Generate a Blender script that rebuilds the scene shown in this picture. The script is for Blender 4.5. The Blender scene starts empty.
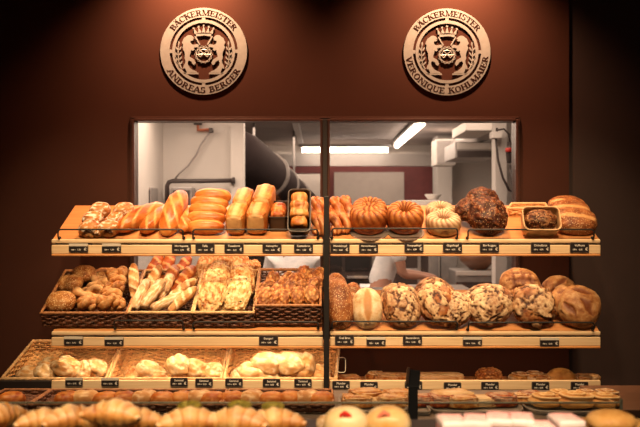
import bpy, bmesh, math, random
import numpy as np
from mathutils import Vector, Matrix, noise

random.seed(7)
SC = bpy.context.scene
COL = SC.collection
PI = math.pi
R = math.radians
F, CX, CY, H = 889.0, 320.0, 213.5, 1.55      # focal length in pixels, picture centre, eye height
D = 4.445                                      # distance to the front of the shelves

# ------------------------------------------------------------------ camera, world, exposure, main lights
cam = bpy.data.cameras.new('camera'); cam_o = bpy.data.objects.new('camera', cam); COL.objects.link(cam_o)
cam_o.location = (0, 0, H); cam_o.rotation_euler = (R(90), 0, 0)
cam.sensor_width = 36; cam.lens = 36 * F / 640; cam.clip_end = 60
cam.dof.use_dof = True; cam.dof.focus_distance = 4.5; cam.dof.aperture_fstop = 3.2
SC.camera = cam_o
w = bpy.data.worlds.new('world'); SC.world = w; w.use_nodes = True
w.node_tree.nodes['Background'].inputs[0].default_value = (0.55, 0.38, 0.34, 1)
w.node_tree.nodes['Background'].inputs[1].default_value = 0.05
vs = SC.view_settings
vs.view_transform = 'Standard'; vs.look = 'None'; vs.gamma = 1.0; vs.exposure = 0.0; vs.use_curve_mapping = False

def spot(name, loc, target, power, color, size=60, blend=0.6, radius=0.05):
    l = bpy.data.lights.new(name, 'SPOT'); l.energy = power; l.color = color
    l.spot_size = R(size); l.spot_blend = blend; l.shadow_soft_size = radius
    o = bpy.data.objects.new(name, l); COL.objects.link(o); o.location = loc
    o.rotation_euler = (Vector(target) - Vector(loc)).to_track_quat('-Z', 'Y').to_euler()
    return o

def area(name, loc, target, power, color, sx, sy, spread=180):
    l = bpy.data.lights.new(name, 'AREA'); l.energy = power; l.color = color
    l.shape = 'RECTANGLE'; l.size = sx; l.size_y = sy; l.spread = R(spread)
    o = bpy.data.objects.new(name, l); COL.objects.link(o); o.location = loc
    o.rotation_euler = (Vector(target) - Vector(loc)).to_track_quat('-Z', 'Y').to_euler()
    return o

WARM = (1.0, 0.68, 0.37); WARM2 = (1.0, 0.66, 0.36); NEUT = (1.0, 0.90, 0.80)
# ceiling spots above the counter, aimed at the bread
for i, x in enumerate((-1.25, -0.62, 0.0, 0.62, 1.25)):
    spot('shelf_spot', (x, 3.0, 3.15), (x * 0.9, 4.6, 1.15), 170, WARM, 50, 0.7, 0.06)
# two wall washers over the round signs
for px in (196, 452):
    x = (px - 320) * 5.0 / F
    spot('wall_washer', (x, 4.72, 3.18), (x, 5.0, 2.30), 215, (1.0, 0.50, 0.26), 110, 1.0, 0.03)
# strips under the upper and middle shelves
area('strip_light', (0.0, 4.57, 1.395), (0.0, 4.68, 1.0), 6.5, WARM, 2.5, 0.02, 160)
area('strip_light', (-0.66, 4.50, 0.897), (-0.66, 4.68, 0.55), 3.1, WARM, 1.3, 0.02, 160)
area('strip_light', (0.68, 4.50, 0.897), (0.68, 4.62, 0.55), 0.8, WARM, 1.3, 0.02, 160)
# area stand-ins for the counter lights, without fixtures
area('counter_area_light', (-0.1, 1.82, 1.42), (-0.1, 2.10, 1.0), 7.5, (1.0, 0.76, 0.50), 1.9, 0.04, 110)
area('counter_area_light', (-0.1, 3.55, 1.12), (-0.1, 3.62, 0.75), 3.2, WARM, 2.8, 0.04, 110)  # added floating above the display case to light its pastries
# kitchen fill: unseen area lights added to help the glowing tubes
area('kitchen_fill_light', (0.3, 8.6, 2.40), (0.3, 8.6, 0), 95, NEUT, 2.4, 3.0, 180)
area('kitchen_fill_light', (-0.7, 6.1, 2.40), (-0.7, 6.1, 0), 38, NEUT, 1.2, 1.0, 180)
area('kitchen_fill_light', (1.0, 6.0, 2.40), (1.2, 6.8, 0), 16, NEUT, 0.6, 0.8, 180)  # added to brighten the pale right-hand kitchen wall
area('kitchen_fill_light', (0.3, 11.75, 2.40), (0.3, 11.7, 0), 14, NEUT, 2.0, 0.2, 180)  # added to lift the dim far wall behind the beam

# ------------------------------------------------------------------ helpers
def P(px, py, Y):
    return Vector(((px - CX) * Y / F, Y, H - (py - CY) * Y / F))

def X(px, Y=D): return (px - CX) * Y / F
def Z(py, Y=D): return H - (py - CY) * Y / F

def tag(o, label=None, cat=None, group=None, kind=None):
    if label: o['label'] = label
    if cat: o['category'] = cat
    if group: o['group'] = group
    if kind: o['kind'] = kind
    return o

def empty(name, loc, label=None, cat=None, group=None, kind=None):
    o = bpy.data.objects.new(name, None); COL.objects.link(o); o.location = loc
    o.empty_display_size = 0.05
    return tag(o, label, cat, group, kind)

def mkmesh(name, verts, faces, mat=None, smooth=True, mask=None, burn=None):
    me = bpy.data.meshes.new(name)
    me.from_pydata([tuple(map(float, v)) for v in verts], [], [tuple(int(i) for i in f) for f in faces])
    if mat: me.materials.append(mat)
    if smooth: me.polygons.foreach_set('use_smooth', [True] * len(me.polygons))
    if mask is not None:
        a = me.attributes.new('mask', 'FLOAT', 'POINT'); a.data.foreach_set('value', np.asarray(mask, dtype=np.float32))
    if burn is not None:
        a = me.attributes.new('burn', 'FLOAT', 'POINT'); a.data.foreach_set('value', np.asarray(burn, dtype=np.float32))
    me.update()
    return me

def link(name, me, parent=None, loc=(0, 0, 0), rot=None):
    o = bpy.data.objects.new(name, me); COL.objects.link(o); o.location = loc
    if parent: o.parent = parent
    if rot is not None: o.rotation_euler = rot
    return o

class MB:
    def __init__(s): s.v = []; s.f = []
    def add(s, vs, fs):
        b = len(s.v); s.v += [tuple(x) for x in vs]; s.f += [tuple(b + i for i in f) for f in fs]; return s
    def box(s, x0, x1, y0, y1, z0, z1, bev=0.0, M=None):
        if x0 > x1: x0, x1 = x1, x0
        if y0 > y1: y0, y1 = y1, y0
        if z0 > z1: z0, z1 = z1, z0
        bm = bmesh.new(); bmesh.ops.create_cube(bm, size=1)
        for v in bm.verts:
            v.co = Vector(((x0 + x1) / 2 + v.co.x * (x1 - x0), (y0 + y1) / 2 + v.co.y * (y1 - y0), (z0 + z1) / 2 + v.co.z * (z1 - z0)))
        if bev > 0:
            bev = min(bev, (x1 - x0) * .49, (y1 - y0) * .49, (z1 - z0) * .49)
            bmesh.ops.bevel(bm, geom=list(bm.edges), offset=bev, segments=2, profile=0.5, affect='EDGES')
        if M is not None: bmesh.ops.transform(bm, matrix=M, verts=bm.verts)
        bm.verts.index_update()
        s.add([v.co[:] for v in bm.verts], [[v.index for v in f.verts] for f in bm.faces]); bm.free(); return s
    def tube(s, pts, r, n=8, closed=False, caps=True):
        pts = [Vector(p) for p in pts]; m = len(pts)
        rs = r if hasattr(r, '__len__') else [r] * m
        up = None; rings = []
        for i, p in enumerate(pts):
            a = pts[(i - 1) % m] if (closed or i > 0) else p
            b = pts[(i + 1) % m] if (closed or i < m - 1) else p
            t = (b - a)
            if t.length < 1e-9: t = Vector((0, 0, 1))
            t.normalize()
            if up is None:
                up = Vector((0, 0, 1)) if abs(t.z) < .9 else Vector((1, 0, 0))
            sd = t.cross(up)
            if sd.length < 1e-6: sd = t.cross(Vector((0, 1, 0)))
            sd.normalize(); up = sd.cross(t).normalized()
            rings.append([p + (sd * math.cos(2 * PI * k / n) + up * math.sin(2 * PI * k / n)) * rs[i] for k in range(n)])
        b0 = len(s.v)
        for rg in rings: s.v += [tuple(x) for x in rg]
        for i in range(m if closed else m - 1):
            j = (i + 1) % m
            for k in range(n):
                s.f.append((b0 + i * n + k, b0 + i * n + (k + 1) % n, b0 + j * n + (k + 1) % n, b0 + j * n + k))
        if caps and not closed:
            s.f.append(tuple(b0 + k for k in range(n))[::-1]); s.f.append(tuple(b0 + (m - 1) * n + k for k in range(n)))
        return s
    def lathe(s, prof, n=24, M=None):
        vs = []; fs = []
        for (r, z) in prof:
            for k in range(n):
                v = Vector((r * math.cos(2 * PI * k / n), r * math.sin(2 * PI * k / n), z))
                vs.append(M @ v if M is not None else v)
        for i in range(len(prof) - 1):
            for k in range(n):
                fs.append((i * n + k, i * n + (k + 1) % n, (i + 1) * n + (k + 1) % n, (i + 1) * n + k))
        return s.add(vs, fs)
    def prism(s, poly, y0, y1, M=None):
        """polygon in x,z swept along y"""
        n = len(poly)
        ar = sum(poly[i][0] * poly[(i + 1) % n][1] - poly[(i + 1) % n][0] * poly[i][1] for i in range(n))
        if ar < 0: poly = poly[::-1]
        vs = [Vector((x, y0, z)) for x, z in poly] + [Vector((x, y1, z)) for x, z in poly]
        if M is not None: vs = [M @ v for v in vs]
        fs = [tuple(range(n)), tuple(range(2 * n - 1, n - 1, -1))]
        for i in range(n):
            j = (i + 1) % n; fs.append((j, i, n + i, n + j))
        return s.add(vs, fs)
    def mesh(s, name, mat, smooth=False): return mkmesh(name, s.v, s.f, mat, smooth)
    def build(s, name, mat, parent=None, smooth=False, loc=(0, 0, 0)):
        me = s.mesh(name, mat, smooth)
        if parent is not None:           # vertices are given in world space unless the parent was moved afterwards
            pass
        return link(name, me, parent, loc)

# ------------------------------------------------------------------ materials
def nodes(m):
    m.use_nodes = True; nt = m.node_tree
    return nt, nt.nodes['Principled BSDF'], nt.nodes, nt.links

def simple(name, col, rough=0.5, metal=0.0, spec=0.5, noise_amt=0.12, nscale=12, bump=0.0, emit=None, estr=0):
    m = bpy.data.materials.new(name); nt, b, N, L = nodes(m)
    b.inputs['Roughness'].default_value = rough; b.inputs['Metallic'].default_value = metal
    b.inputs['Specular IOR Level'].default_value = spec
    tc = N.new('ShaderNodeTexCoord'); n = N.new('ShaderNodeTexNoise'); n.inputs['Scale'].default_value = nscale; n.inputs['Detail'].default_value = 4
    L.new(tc.outputs['Object'], n.inputs['Vector'])
    r = N.new('ShaderNodeValToRGB')
    r.color_ramp.elements[0].position = 0.3; r.color_ramp.elements[1].position = 0.7
    r.color_ramp.elements[0].color = (*[c * (1 - noise_amt) for c in col], 1)
    r.color_ramp.elements[1].color = (*[min(1, c * (1 + noise_amt)) for c in col], 1)
    L.new(n.outputs['Fac'], r.inputs[0]); L.new(r.outputs[0], b.inputs['Base Color'])
    if bump:
        bp = N.new('ShaderNodeBump'); bp.inputs['Strength'].default_value = bump; bp.inputs['Distance'].default_value = 0.01
        L.new(n.outputs['Fac'], bp.inputs['Height']); L.new(bp.outputs[0], b.inputs['Normal'])
    if emit:
        b.inputs['Emission Color'].default_value = (*emit, 1); b.inputs['Emission Strength'].default_value = estr
    return m

def wood(name, c1, c2, scale=1.0, rough=0.4):
    m = bpy.data.materials.new(name); nt, b, N, L = nodes(m)
    tc = N.new('ShaderNodeTexCoord'); mp = N.new('ShaderNodeMapping'); mp.inputs['Scale'].default_value = (1.2 * scale, 14 * scale, 22 * scale)
    n = N.new('ShaderNodeTexNoise'); n.inputs['Scale'].default_value = 3; n.inputs['Detail'].default_value = 6; n.inputs['Distortion'].default_value = 0.4
    r = N.new('ShaderNodeValToRGB'); r.color_ramp.elements[0].position = 0.3; r.color_ramp.elements[1].position = 0.72
    r.color_ramp.elements[0].color = (*c1, 1); r.color_ramp.elements[1].color = (*c2, 1)
    L.new(tc.outputs['Object'], mp.inputs[0]); L.new(mp.outputs[0], n.inputs['Vector']); L.new(n.outputs['Fac'], r.inputs[0])
    L.new(r.outputs[0], b.inputs['Base Color']); b.inputs['Roughness'].default_value = rough
    return m

PALE = ('pale wheat crust', 'very pale wheat crust', 'floured crust', 'white split loaf', 'flour dusted brown crust', 'yellow custard dome', 'floured cracked crust', 'sugared ring cake')
def rich(c, g, s): return (s * c[0] ** (g + .02), s * c[1] ** g, s * c[2] ** (g - .02))
def bread(name, dark, mid, light, maskc, ns=18, spread=(0.3, 0.5, 0.7), speck=None, speck_scale=90, speck_th=0.22, bump=0.35, rough=0.5, patch=0.0, green=None):
    """baked crust: noise between three crust colours, maskc where the mesh attribute 'mask' is high, optional seeds"""
    g = 1.28 if name in PALE else 1.38
    dark, mid, light, maskc = rich(dark, g + .22, .72), rich(mid, g, .75), rich(light, g - .08, .78), rich(maskc, 1.15, .90)
    m = bpy.data.materials.new(name); nt, b, N, L = nodes(m)
    tc = N.new('ShaderNodeTexCoord'); oi = N.new('ShaderNodeObjectInfo')
    add = N.new('ShaderNodeVectorMath'); add.operation = 'MULTIPLY_ADD'
    cmb = N.new('ShaderNodeCombineXYZ')
    for k in range(3): L.new(oi.outputs['Random'], cmb.inputs[k])
    add.inputs[1].default_value = (7, 5, 3); L.new(cmb.outputs[0], add.inputs[0]); L.new(tc.outputs['Object'], add.inputs[2])
    n = N.new('ShaderNodeTexNoise'); n.inputs['Scale'].default_value = ns; n.inputs['Detail'].default_value = 5; n.inputs['Roughness'].default_value = 0.6
    L.new(add.outputs[0], n.inputs['Vector'])
    r = N.new('ShaderNodeValToRGB'); e = r.color_ramp.elements
    e[0].position = spread[0]; e[0].color = (*dark, 1); e[1].position = spread[2]; e[1].color = (*light, 1)
    k = e.new(spread[1]); k.color = (*mid, 1)
    L.new(n.outputs['Fac'], r.inputs[0])
    at = N.new('ShaderNodeAttribute'); at.attribute_name = 'mask'
    n2 = N.new('ShaderNodeTexNoise'); n2.inputs['Scale'].default_value = 70; n2.inputs['Detail'].default_value = 3
    L.new(add.outputs[0], n2.inputs['Vector'])
    mr = N.new('ShaderNodeMapRange'); mr.inputs[1].default_value = 0.3; mr.inputs[2].default_value = 0.62; mr.inputs[3].default_value = 1.0 - patch if patch else 0.75; mr.inputs[4].default_value = 1.0
    L.new(n2.outputs['Fac'], mr.inputs[0])
    mul = N.new('ShaderNodeMath'); mul.operation = 'MULTIPLY'; L.new(at.outputs['Fac'], mul.inputs[0]); L.new(mr.outputs[0], mul.inputs[1])
    mx = N.new('ShaderNodeMix'); mx.data_type = 'RGBA'; mx.inputs[7].default_value = (*maskc, 1)
    L.new(mul.outputs[0], mx.inputs[0]); L.new(r.outputs[0], mx.inputs[6])
    out = mx.outputs[2]
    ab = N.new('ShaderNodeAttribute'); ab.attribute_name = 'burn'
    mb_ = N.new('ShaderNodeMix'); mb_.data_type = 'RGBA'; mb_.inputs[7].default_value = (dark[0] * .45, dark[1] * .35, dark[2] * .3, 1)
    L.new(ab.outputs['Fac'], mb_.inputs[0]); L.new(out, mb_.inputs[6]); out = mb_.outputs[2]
    if speck:
        v = N.new('ShaderNodeTexVoronoi'); v.inputs['Scale'].default_value = speck_scale; L.new(add.outputs[0], v.inputs['Vector'])
        c = N.new('ShaderNodeMath'); c.operation = 'LESS_THAN'; c.inputs[1].default_value = speck_th; L.new(v.outputs['Distance'], c.inputs[0])
        m2 = N.new('ShaderNodeMix'); m2.data_type = 'RGBA'; m2.inputs[7].default_value = (*speck, 1)
        L.new(c.outputs[0], m2.inputs[0]); L.new(out, m2.inputs[6]); out = m2.outputs[2]
    if green:
        v = N.new('ShaderNodeTexVoronoi'); v.inputs['Scale'].default_value = 26; L.new(add.outputs[0], v.inputs['Vector'])
        c = N.new('ShaderNodeMath'); c.operation = 'LESS_THAN'; c.inputs[1].default_value = 0.15; L.new(v.outputs['Distance'], c.inputs[0])
        m2 = N.new('ShaderNodeMix'); m2.data_type = 'RGBA'; m2.inputs[7].default_value = (*green, 1)
        L.new(c.outputs[0], m2.inputs[0]); L.new(out, m2.inputs[6]); out = m2.outputs[2]
    L.new(out, b.inputs['Base Color'])
    b.inputs['Roughness'].default_value = rough; b.inputs['Specular IOR Level'].default_value = 0.28
    bp = N.new('ShaderNodeBump'); bp.inputs['Strength'].default_value = bump; bp.inputs['Distance'].default_value = 0.004
    L.new(n2.outputs['Fac'], bp.inputs['Height']); L.new(bp.outputs[0], b.inputs['Normal'])
    return m

def glass_mat(name, tint=(0.93, 0.86, 0.82), gloss=0.06):
    m = bpy.data.materials.new(name); m.use_nodes = True; nt = m.node_tree; N = nt.nodes; L = nt.links
    for n in list(N): N.remove(n)
    o = N.new('ShaderNodeOutputMaterial'); t = N.new('ShaderNodeBsdfTransparent'); t.inputs[0].default_value = (*tint, 1)
    g = N.new('ShaderNodeBsdfGlossy'); g.inputs['Roughness'].default_value = 0.02; g.inputs[0].default_value = (1, 1, 1, 1)
    fr = N.new('ShaderNodeFresnel'); fr.inputs[0].default_value = 1.35
    mx = N.new('ShaderNodeMixShader'); L.new(fr.outputs[0], mx.inputs[0]); L.new(t.outputs[0], mx.inputs[1]); L.new(g.outputs[0], mx.inputs[2])
    L.new(mx.outputs[0], o.inputs[0]); return m

M = {}
M['wall'] = simple('dark brown wall paint', (0.054, 0.0195, 0.0125), 0.7, spec=0.12, noise_amt=0.06, nscale=3)
M['wall_side'] = simple('darker wall paint', (0.030, 0.0145, 0.012), 0.7, noise_amt=0.06)
M['frame'] = simple('window frame brown', (0.060, 0.022, 0.015), 0.35)
M['black'] = simple('black coated steel', (0.010, 0.008, 0.008), 0.5)
M['blackmat'] = simple('black card', (0.018, 0.013, 0.013), 0.45)
M['cardrim'] = simple('grey card edge', (0.10, 0.07, 0.06), 0.4)
M['chalk'] = simple('white lettering', (0.80, 0.74, 0.66), 0.7)
M['strip'] = simple('clear white card holder', (0.70, 0.62, 0.52), 0.4)
M['wood'] = wood('pale oiled beech', (0.76, 0.52, 0.29), (0.88, 0.65, 0.40))
M['wood_deck_shaded'] = wood('shaded deck beech', (0.50, 0.20, 0.065), (0.64, 0.29, 0.105))  # weaker light on the deck is put into its wood colour
M['wood_edge'] = wood('orange beech edge', (0.60, 0.24, 0.06), (0.72, 0.32, 0.10))
M['sign'] = simple('brushed champagne metal', (0.33, 0.35, 0.35), 0.42, metal=0.25, nscale=40, noise_amt=0.07)
M['sign_text'] = simple('dark red brown letters', (0.030, 0.010, 0.006), 0.7, spec=0.1)
M['wick_shaded'] = simple('shade darkened brown wicker', (0.13, 0.042, 0.016), 0.5, nscale=30, noise_amt=0.45)  # brown darkened to carry the weak light on the basket fronts
M['wick_rim'] = simple('reddish wicker rim', (0.42, 0.18, 0.07), 0.5, nscale=30, noise_amt=0.35)
M['wick_rim2'] = simple('pale wicker rim', (0.72, 0.45, 0.22), 0.5, nscale=30, noise_amt=0.25)
M['wick_honey'] = simple('honey wicker', (0.72, 0.40, 0.16), 0.5, nscale=30, noise_amt=0.25)
M['steel'] = simple('brushed steel', (0.42, 0.38, 0.35), 0.4, metal=0.5, noise_amt=0.05)
M['tray'] = simple('grey tray', (0.30, 0.24, 0.20), 0.35, metal=0.6)
M['tin'] = simple('dark baking tin', (0.045, 0.032, 0.026), 0.4, metal=0.3)
M['paper'] = simple('brown baking case', (0.36, 0.17, 0.07), 0.6)
M['glass'] = glass_mat('window glass', (0.90, 0.81, 0.74))
M['clear'] = glass_mat('clear counter glass', (0.95, 0.95, 0.92))
M['glass_edge'] = simple('green grey glass edge', (0.42, 0.42, 0.30), 0.2)
M['counter'] = simple('brown counter top', (0.17, 0.085, 0.05), 0.35)
M['counter_dark'] = simple('dark counter body', (0.022, 0.014, 0.012), 0.5)
# kitchen
M['kwhite'] = simple('white painted kitchen wall', (0.62, 0.59, 0.56), 0.7, noise_amt=0.04, nscale=2)
M['kceil'] = simple('grey kitchen ceiling', (0.34, 0.30, 0.285), 0.8, noise_amt=0.15, nscale=2)
M['kfloor'] = simple('kitchen floor tile', (0.22, 0.17, 0.15), 0.5)
M['kgrey'] = simple('grey metal duct', (0.36, 0.34, 0.33), 0.4, metal=0.3)
M['kdark'] = simple('dark equipment metal', (0.060, 0.045, 0.042), 0.4)
M['kduct'] = simple('black flue pipe', (0.030, 0.022, 0.022), 0.75, spec=0.08)
M['kring'] = simple('flue joint ring', (0.16, 0.14, 0.13), 0.5)
M['maroon'] = simple('maroon frame', (0.20, 0.045, 0.045), 0.5)
M['tube'] = simple('fluorescent tube', (1, 1, 1), 0.5, emit=(1.0, 0.96, 0.90), estr=10.0)
M['red'] = simple('red plug', (0.55, 0.04, 0.03), 0.4)
M['copper'] = simple('copper pipe', (0.45, 0.15, 0.08), 0.4, metal=0.5)
M['shirt'] = simple('white cotton', (0.88, 0.90, 0.94), 0.9, bump=0.2)
M['skin'] = simple('skin', (0.50, 0.26, 0.18), 0.55, noise_amt=0.05)
M['hair'] = simple('dark hair', (0.05, 0.03, 0.02), 0.6)
M['trousers'] = simple('grey trousers', (0.25, 0.23, 0.22), 0.9)
M['wood_dark'] = wood('brown wooden bowl', (0.16, 0.07, 0.04), (0.24, 0.11, 0.06))

# bread materials
BM = {}
BM['bun'] = bread('pale wheat crust', (0.58, 0.27, 0.09), (0.74, 0.42, 0.17), (0.84, 0.58, 0.30), (0.90, 0.74, 0.50), ns=14)
BM['pale'] = bread('very pale wheat crust', (0.72, 0.42, 0.17), (0.84, 0.58, 0.30), (0.90, 0.70, 0.44), (0.92, 0.80, 0.60), ns=12)
BM['floury'] = bread('floured crust', (0.62, 0.31, 0.12), (0.80, 0.52, 0.27), (0.90, 0.72, 0.48), (0.93, 0.83, 0.66), ns=22)
BM['dust'] = bread('flour dusted brown crust', (0.50, 0.19, 0.05), (0.66, 0.31, 0.10), (0.76, 0.44, 0.19), (0.94, 0.84, 0.70), ns=16, bump=0.5)
BM['gold'] = bread('golden glossy crust', (0.54, 0.17, 0.035), (0.70, 0.29, 0.075), (0.78, 0.40, 0.13), (0.74, 0.40, 0.14), ns=9, rough=0.38, bump=0.15)
BM['gold2'] = bread('rich brown crust', (0.40, 0.10, 0.022), (0.60, 0.20, 0.045), (0.72, 0.31, 0.09), (0.84, 0.52, 0.24), ns=10, rough=0.4, bump=0.2)
BM['toast'] = bread('toast loaf crust', (0.52, 0.17, 0.035), (0.72, 0.33, 0.09), (0.82, 0.48, 0.18), (0.88, 0.60, 0.30), ns=11, rough=0.45)
BM['braid'] = bread('dark braided crust', (0.26, 0.055, 0.014), (0.48, 0.13, 0.028), (0.64, 0.24, 0.06), (0.84, 0.54, 0.24), ns=22, rough=0.4)
BM['bundt'] = bread('brown ring cake crust', (0.30, 0.065, 0.014), (0.56, 0.17, 0.035), (0.76, 0.34, 0.09), (0.82, 0.46, 0.18), ns=16, rough=0.42)
BM['bundt_pale'] = bread('sugared ring cake', (0.50, 0.24, 0.09), (0.70, 0.44, 0.22), (0.82, 0.60, 0.36), (0.94, 0.84, 0.68), ns=16)
BM['rustic'] = bread('dark rustic crust', (0.07, 0.018, 0.008), (0.22, 0.065, 0.022), (0.42, 0.17, 0.065), (0.62, 0.34, 0.16), ns=30, bump=0.8, speck=(0.62, 0.40, 0.20), speck_scale=110, speck_th=0.2)
BM['seed'] = bread('seeded brown crust', (0.26, 0.085, 0.026), (0.44, 0.18, 0.06), (0.58, 0.28, 0.11), (0.72, 0.42, 0.18), ns=20, bump=0.6, speck=(0.76, 0.56, 0.30), speck_scale=130, speck_th=0.24)
BM['seed2'] = bread('seeded roll crust', (0.40, 0.15, 0.045), (0.60, 0.28, 0.09), (0.76, 0.42, 0.16), (0.74, 0.46, 0.20), ns=24, bump=0.6, speck=(0.82, 0.60, 0.32), speck_scale=150, speck_th=0.3)
BM['crack'] = bread('floured cracked crust', (0.20, 0.055, 0.016), (0.42, 0.16, 0.05), (0.66, 0.34, 0.13), (0.90, 0.68, 0.43), ns=24, patch=0.7, bump=0.6)
BM['crack2'] = bread('cracked crust with less flour', (0.22, 0.06, 0.016), (0.46, 0.17, 0.05), (0.68, 0.34, 0.12), (0.88, 0.66, 0.40), ns=20, patch=0.6, bump=0.6)
BM['slash'] = bread('country loaf crust', (0.44, 0.20, 0.08), (0.62, 0.35, 0.16), (0.78, 0.54, 0.31), (0.30, 0.09, 0.025), ns=26, patch=0.3, bump=0.6)
BM['split'] = bread('white split loaf', (0.70, 0.46, 0.24), (0.86, 0.67, 0.44), (0.92, 0.80, 0.62), (0.70, 0.36, 0.12), ns=26, bump=0.5)
BM['cheese'] = bread('cheese topped bread', (0.50, 0.15, 0.035), (0.72, 0.36, 0.11), (0.86, 0.62, 0.30), (0.88, 0.70, 0.40), ns=34, patch=0.6, bump=1.0, spread=(0.33, 0.48, 0.6))
BM['cheese_green'] = bread('cheese and herb topped bread', (0.60, 0.28, 0.08), (0.80, 0.54, 0.22), (0.88, 0.70, 0.38), (0.90, 0.78, 0.50), ns=34, patch=0.6, bump=1.0, green=(0.07, 0.10, 0.02))
BM['twist'] = bread('cheese twist crust', (0.46, 0.15, 0.04), (0.70, 0.34, 0.11), (0.84, 0.56, 0.27), (0.90, 0.68, 0.40), ns=30, patch=0.5, bump=0.9)
BM['croissant'] = bread('croissant crust', (0.50, 0.17, 0.03), (0.76, 0.39, 0.11), (0.90, 0.64, 0.28), (0.94, 0.82, 0.56), ns=16, rough=0.35)
BM['pastry'] = bread('pastry', (0.50, 0.17, 0.04), (0.72, 0.38, 0.12), (0.86, 0.60, 0.28), (0.92, 0.80, 0.60), ns=40, bump=0.9)
BM['redpastry'] = bread('berry pastry', (0.22, 0.03, 0.012), (0.50, 0.12, 0.03), (0.78, 0.42, 0.15), (0.92, 0.80, 0.60), ns=55, bump=0.9)
BM['biscuit'] = bread('biscuit', (0.62, 0.30, 0.09), (0.80, 0.48, 0.18), (0.88, 0.60, 0.28), (0.92, 0.74, 0.44), ns=10, bump=0.3)
BM['custard'] = bread('yellow custard dome', (0.84, 0.52, 0.20), (0.88, 0.64, 0.32), (0.92, 0.74, 0.46), (0.95, 0.85, 0.6), ns=9, bump=0.1, rough=0.3)
BM['pistachio'] = bread('pistachio crumbs', (0.22, 0.20, 0.02), (0.45, 0.36, 0.05), (0.65, 0.50, 0.12), (0.8, 0.7, 0.3), ns=90, bump=1.0)
M['icing'] = simple('white pink icing', (0.82, 0.66, 0.62), 0.35, nscale=30, noise_amt=0.06)
M['pinkcake'] = simple('pink cake side', (0.80, 0.36, 0.33), 0.5, nscale=60, noise_amt=0.25)
M['jelly'] = simple('red jelly fruit', (0.60, 0.03, 0.02), 0.15)
M['jelly2'] = simple('salmon jelly fruit', (0.72, 0.20, 0.12), 0.2)

# ------------------------------------------------------------------ bread shapes (x across, y along, z up, origin at the middle)
_ico = {}
def ico(sub):
    if sub not in _ico:
        bm = bmesh.new(); bmesh.ops.create_icosphere(bm, subdivisions=sub, radius=1)
        bm.verts.index_update()
        _ico[sub] = (np.array([v.co[:] for v in bm.verts]), [[v.index for v in f.verts] for f in bm.faces]); bm.free()
    return _ico[sub]

def nz(Q, s, seed=0.0, octv=3):
    o = Vector((seed * 13.7, seed * 7.3, seed * 3.1))
    return np.array([noise.fractal(Vector(q) * s + o, 1.0, 2.0, octv) for q in Q])

def sstep(a, b, x):
    t = np.clip((x - a) / (b - a), 0, 1); return t * t * (3 - 2 * t)

def body(Pn, a, b, c, e=0.85, flat=0.55):
    s = np.sign(Pn) * np.abs(Pn) ** e
    V = s * np.array([a, b, c]); V[:, 2] = np.where(V[:, 2] < 0, V[:, 2] * flat, V[:, 2] * (2 - flat) * 0.72)
    return V

def blob(name, mat, a, b, c, e=0.85, flat=0.55, amp=0.04, ns=2.0, seed=1, sub=4, mask=None, disp=None):
    Pn, Fc = ico(sub); V = body(Pn, a, b, c, e, flat)
    n = nz(Pn, ns, seed); k = 1 + amp * n
    mk = np.zeros(len(Pn))
    if disp: d, mk = disp(Pn, V); k = k + d
    V = V * k[:, None]
    if mask is not None: mk = mask(Pn, V)
    return mkmesh(name, V, Fc, mat, True, mk)

def roll(name='roll', mat='bun', a=.045, b=.055, c=.032, seed=1, cut=0.0, sub=4):
    def d(Pn, V):
        g = np.exp(-(Pn[:, 0] / .16) ** 2) * (Pn[:, 2] > 0) * cut * (np.abs(Pn[:, 1]) < .85)
        return -g * .16, np.clip(sstep(.0, .5, nz(Pn, 2.5, seed + 5)) * .6 * (Pn[:, 2] > 0) + g * .7, 0, 1)
    return blob(name, BM[mat], a, b, c, seed=seed, disp=d, sub=sub)

def slashed(name, mat, a, b, c, n=5, ang=0.9, seed=1, e=.8, depth=.07, flat=.6):
    """long loaf with n slanting cuts along its top"""
    def d(Pn, V):
        q = V[:, 1] / b * n / 2 + V[:, 0] / a * ang * .5 + nz(Pn, 2, seed + 3) * .08
        s = np.cos(q * 2 * PI)
        on = (Pn[:, 2] > -.05) * sstep(1.0, .75, np.abs(V[:, 0]) / a) * sstep(1.0, .8, np.abs(V[:, 1]) / b)
        m = sstep(.45, .8, s) * on
        return (sstep(-.2, .5, s) - .5) * depth * on, m
    return blob(name, BM[mat], a, b, c, e=e, flat=flat, amp=.03, seed=seed, sub=5, disp=d)

def lumps(name, mat, a, b, c, n=4, seed=1, depth=.16, e=.7, mflour=.4):
    def d(Pn, V):
        s = np.abs(np.sin((V[:, 1] / b) * n * PI / 2)) if n % 2 == 0 else np.abs(np.cos((V[:, 1] / b) * n * PI / 2))
        return (s ** .6 - 1) * depth, sstep(.0, .4, nz(Pn, 3, seed + 9)) * mflour * (Pn[:, 2] > .1)
    return blob(name, BM[mat], a, b, c, e=e, amp=.03, seed=seed, sub=5, disp=d)

def toastloaf(name, mat, a, b, c, seed=1):
    def d(Pn, V):
        g = np.exp(-(Pn[:, 0] / .07) ** 2) * (Pn[:, 2] > .3)
        fan = np.abs(np.sin(np.arctan2(Pn[:, 0], Pn[:, 1] + 1.3) * 9)) * (Pn[:, 2] > .3)
        return g * .05 - .03 * fan, np.clip(g * .8 + (np.abs(Pn[:, 1]) > .85) * .55, 0, 1)
    return blob(name, BM[mat], a, b, c, e=.42, flat=.95, amp=.02, seed=seed, sub=5, disp=d)

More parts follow.
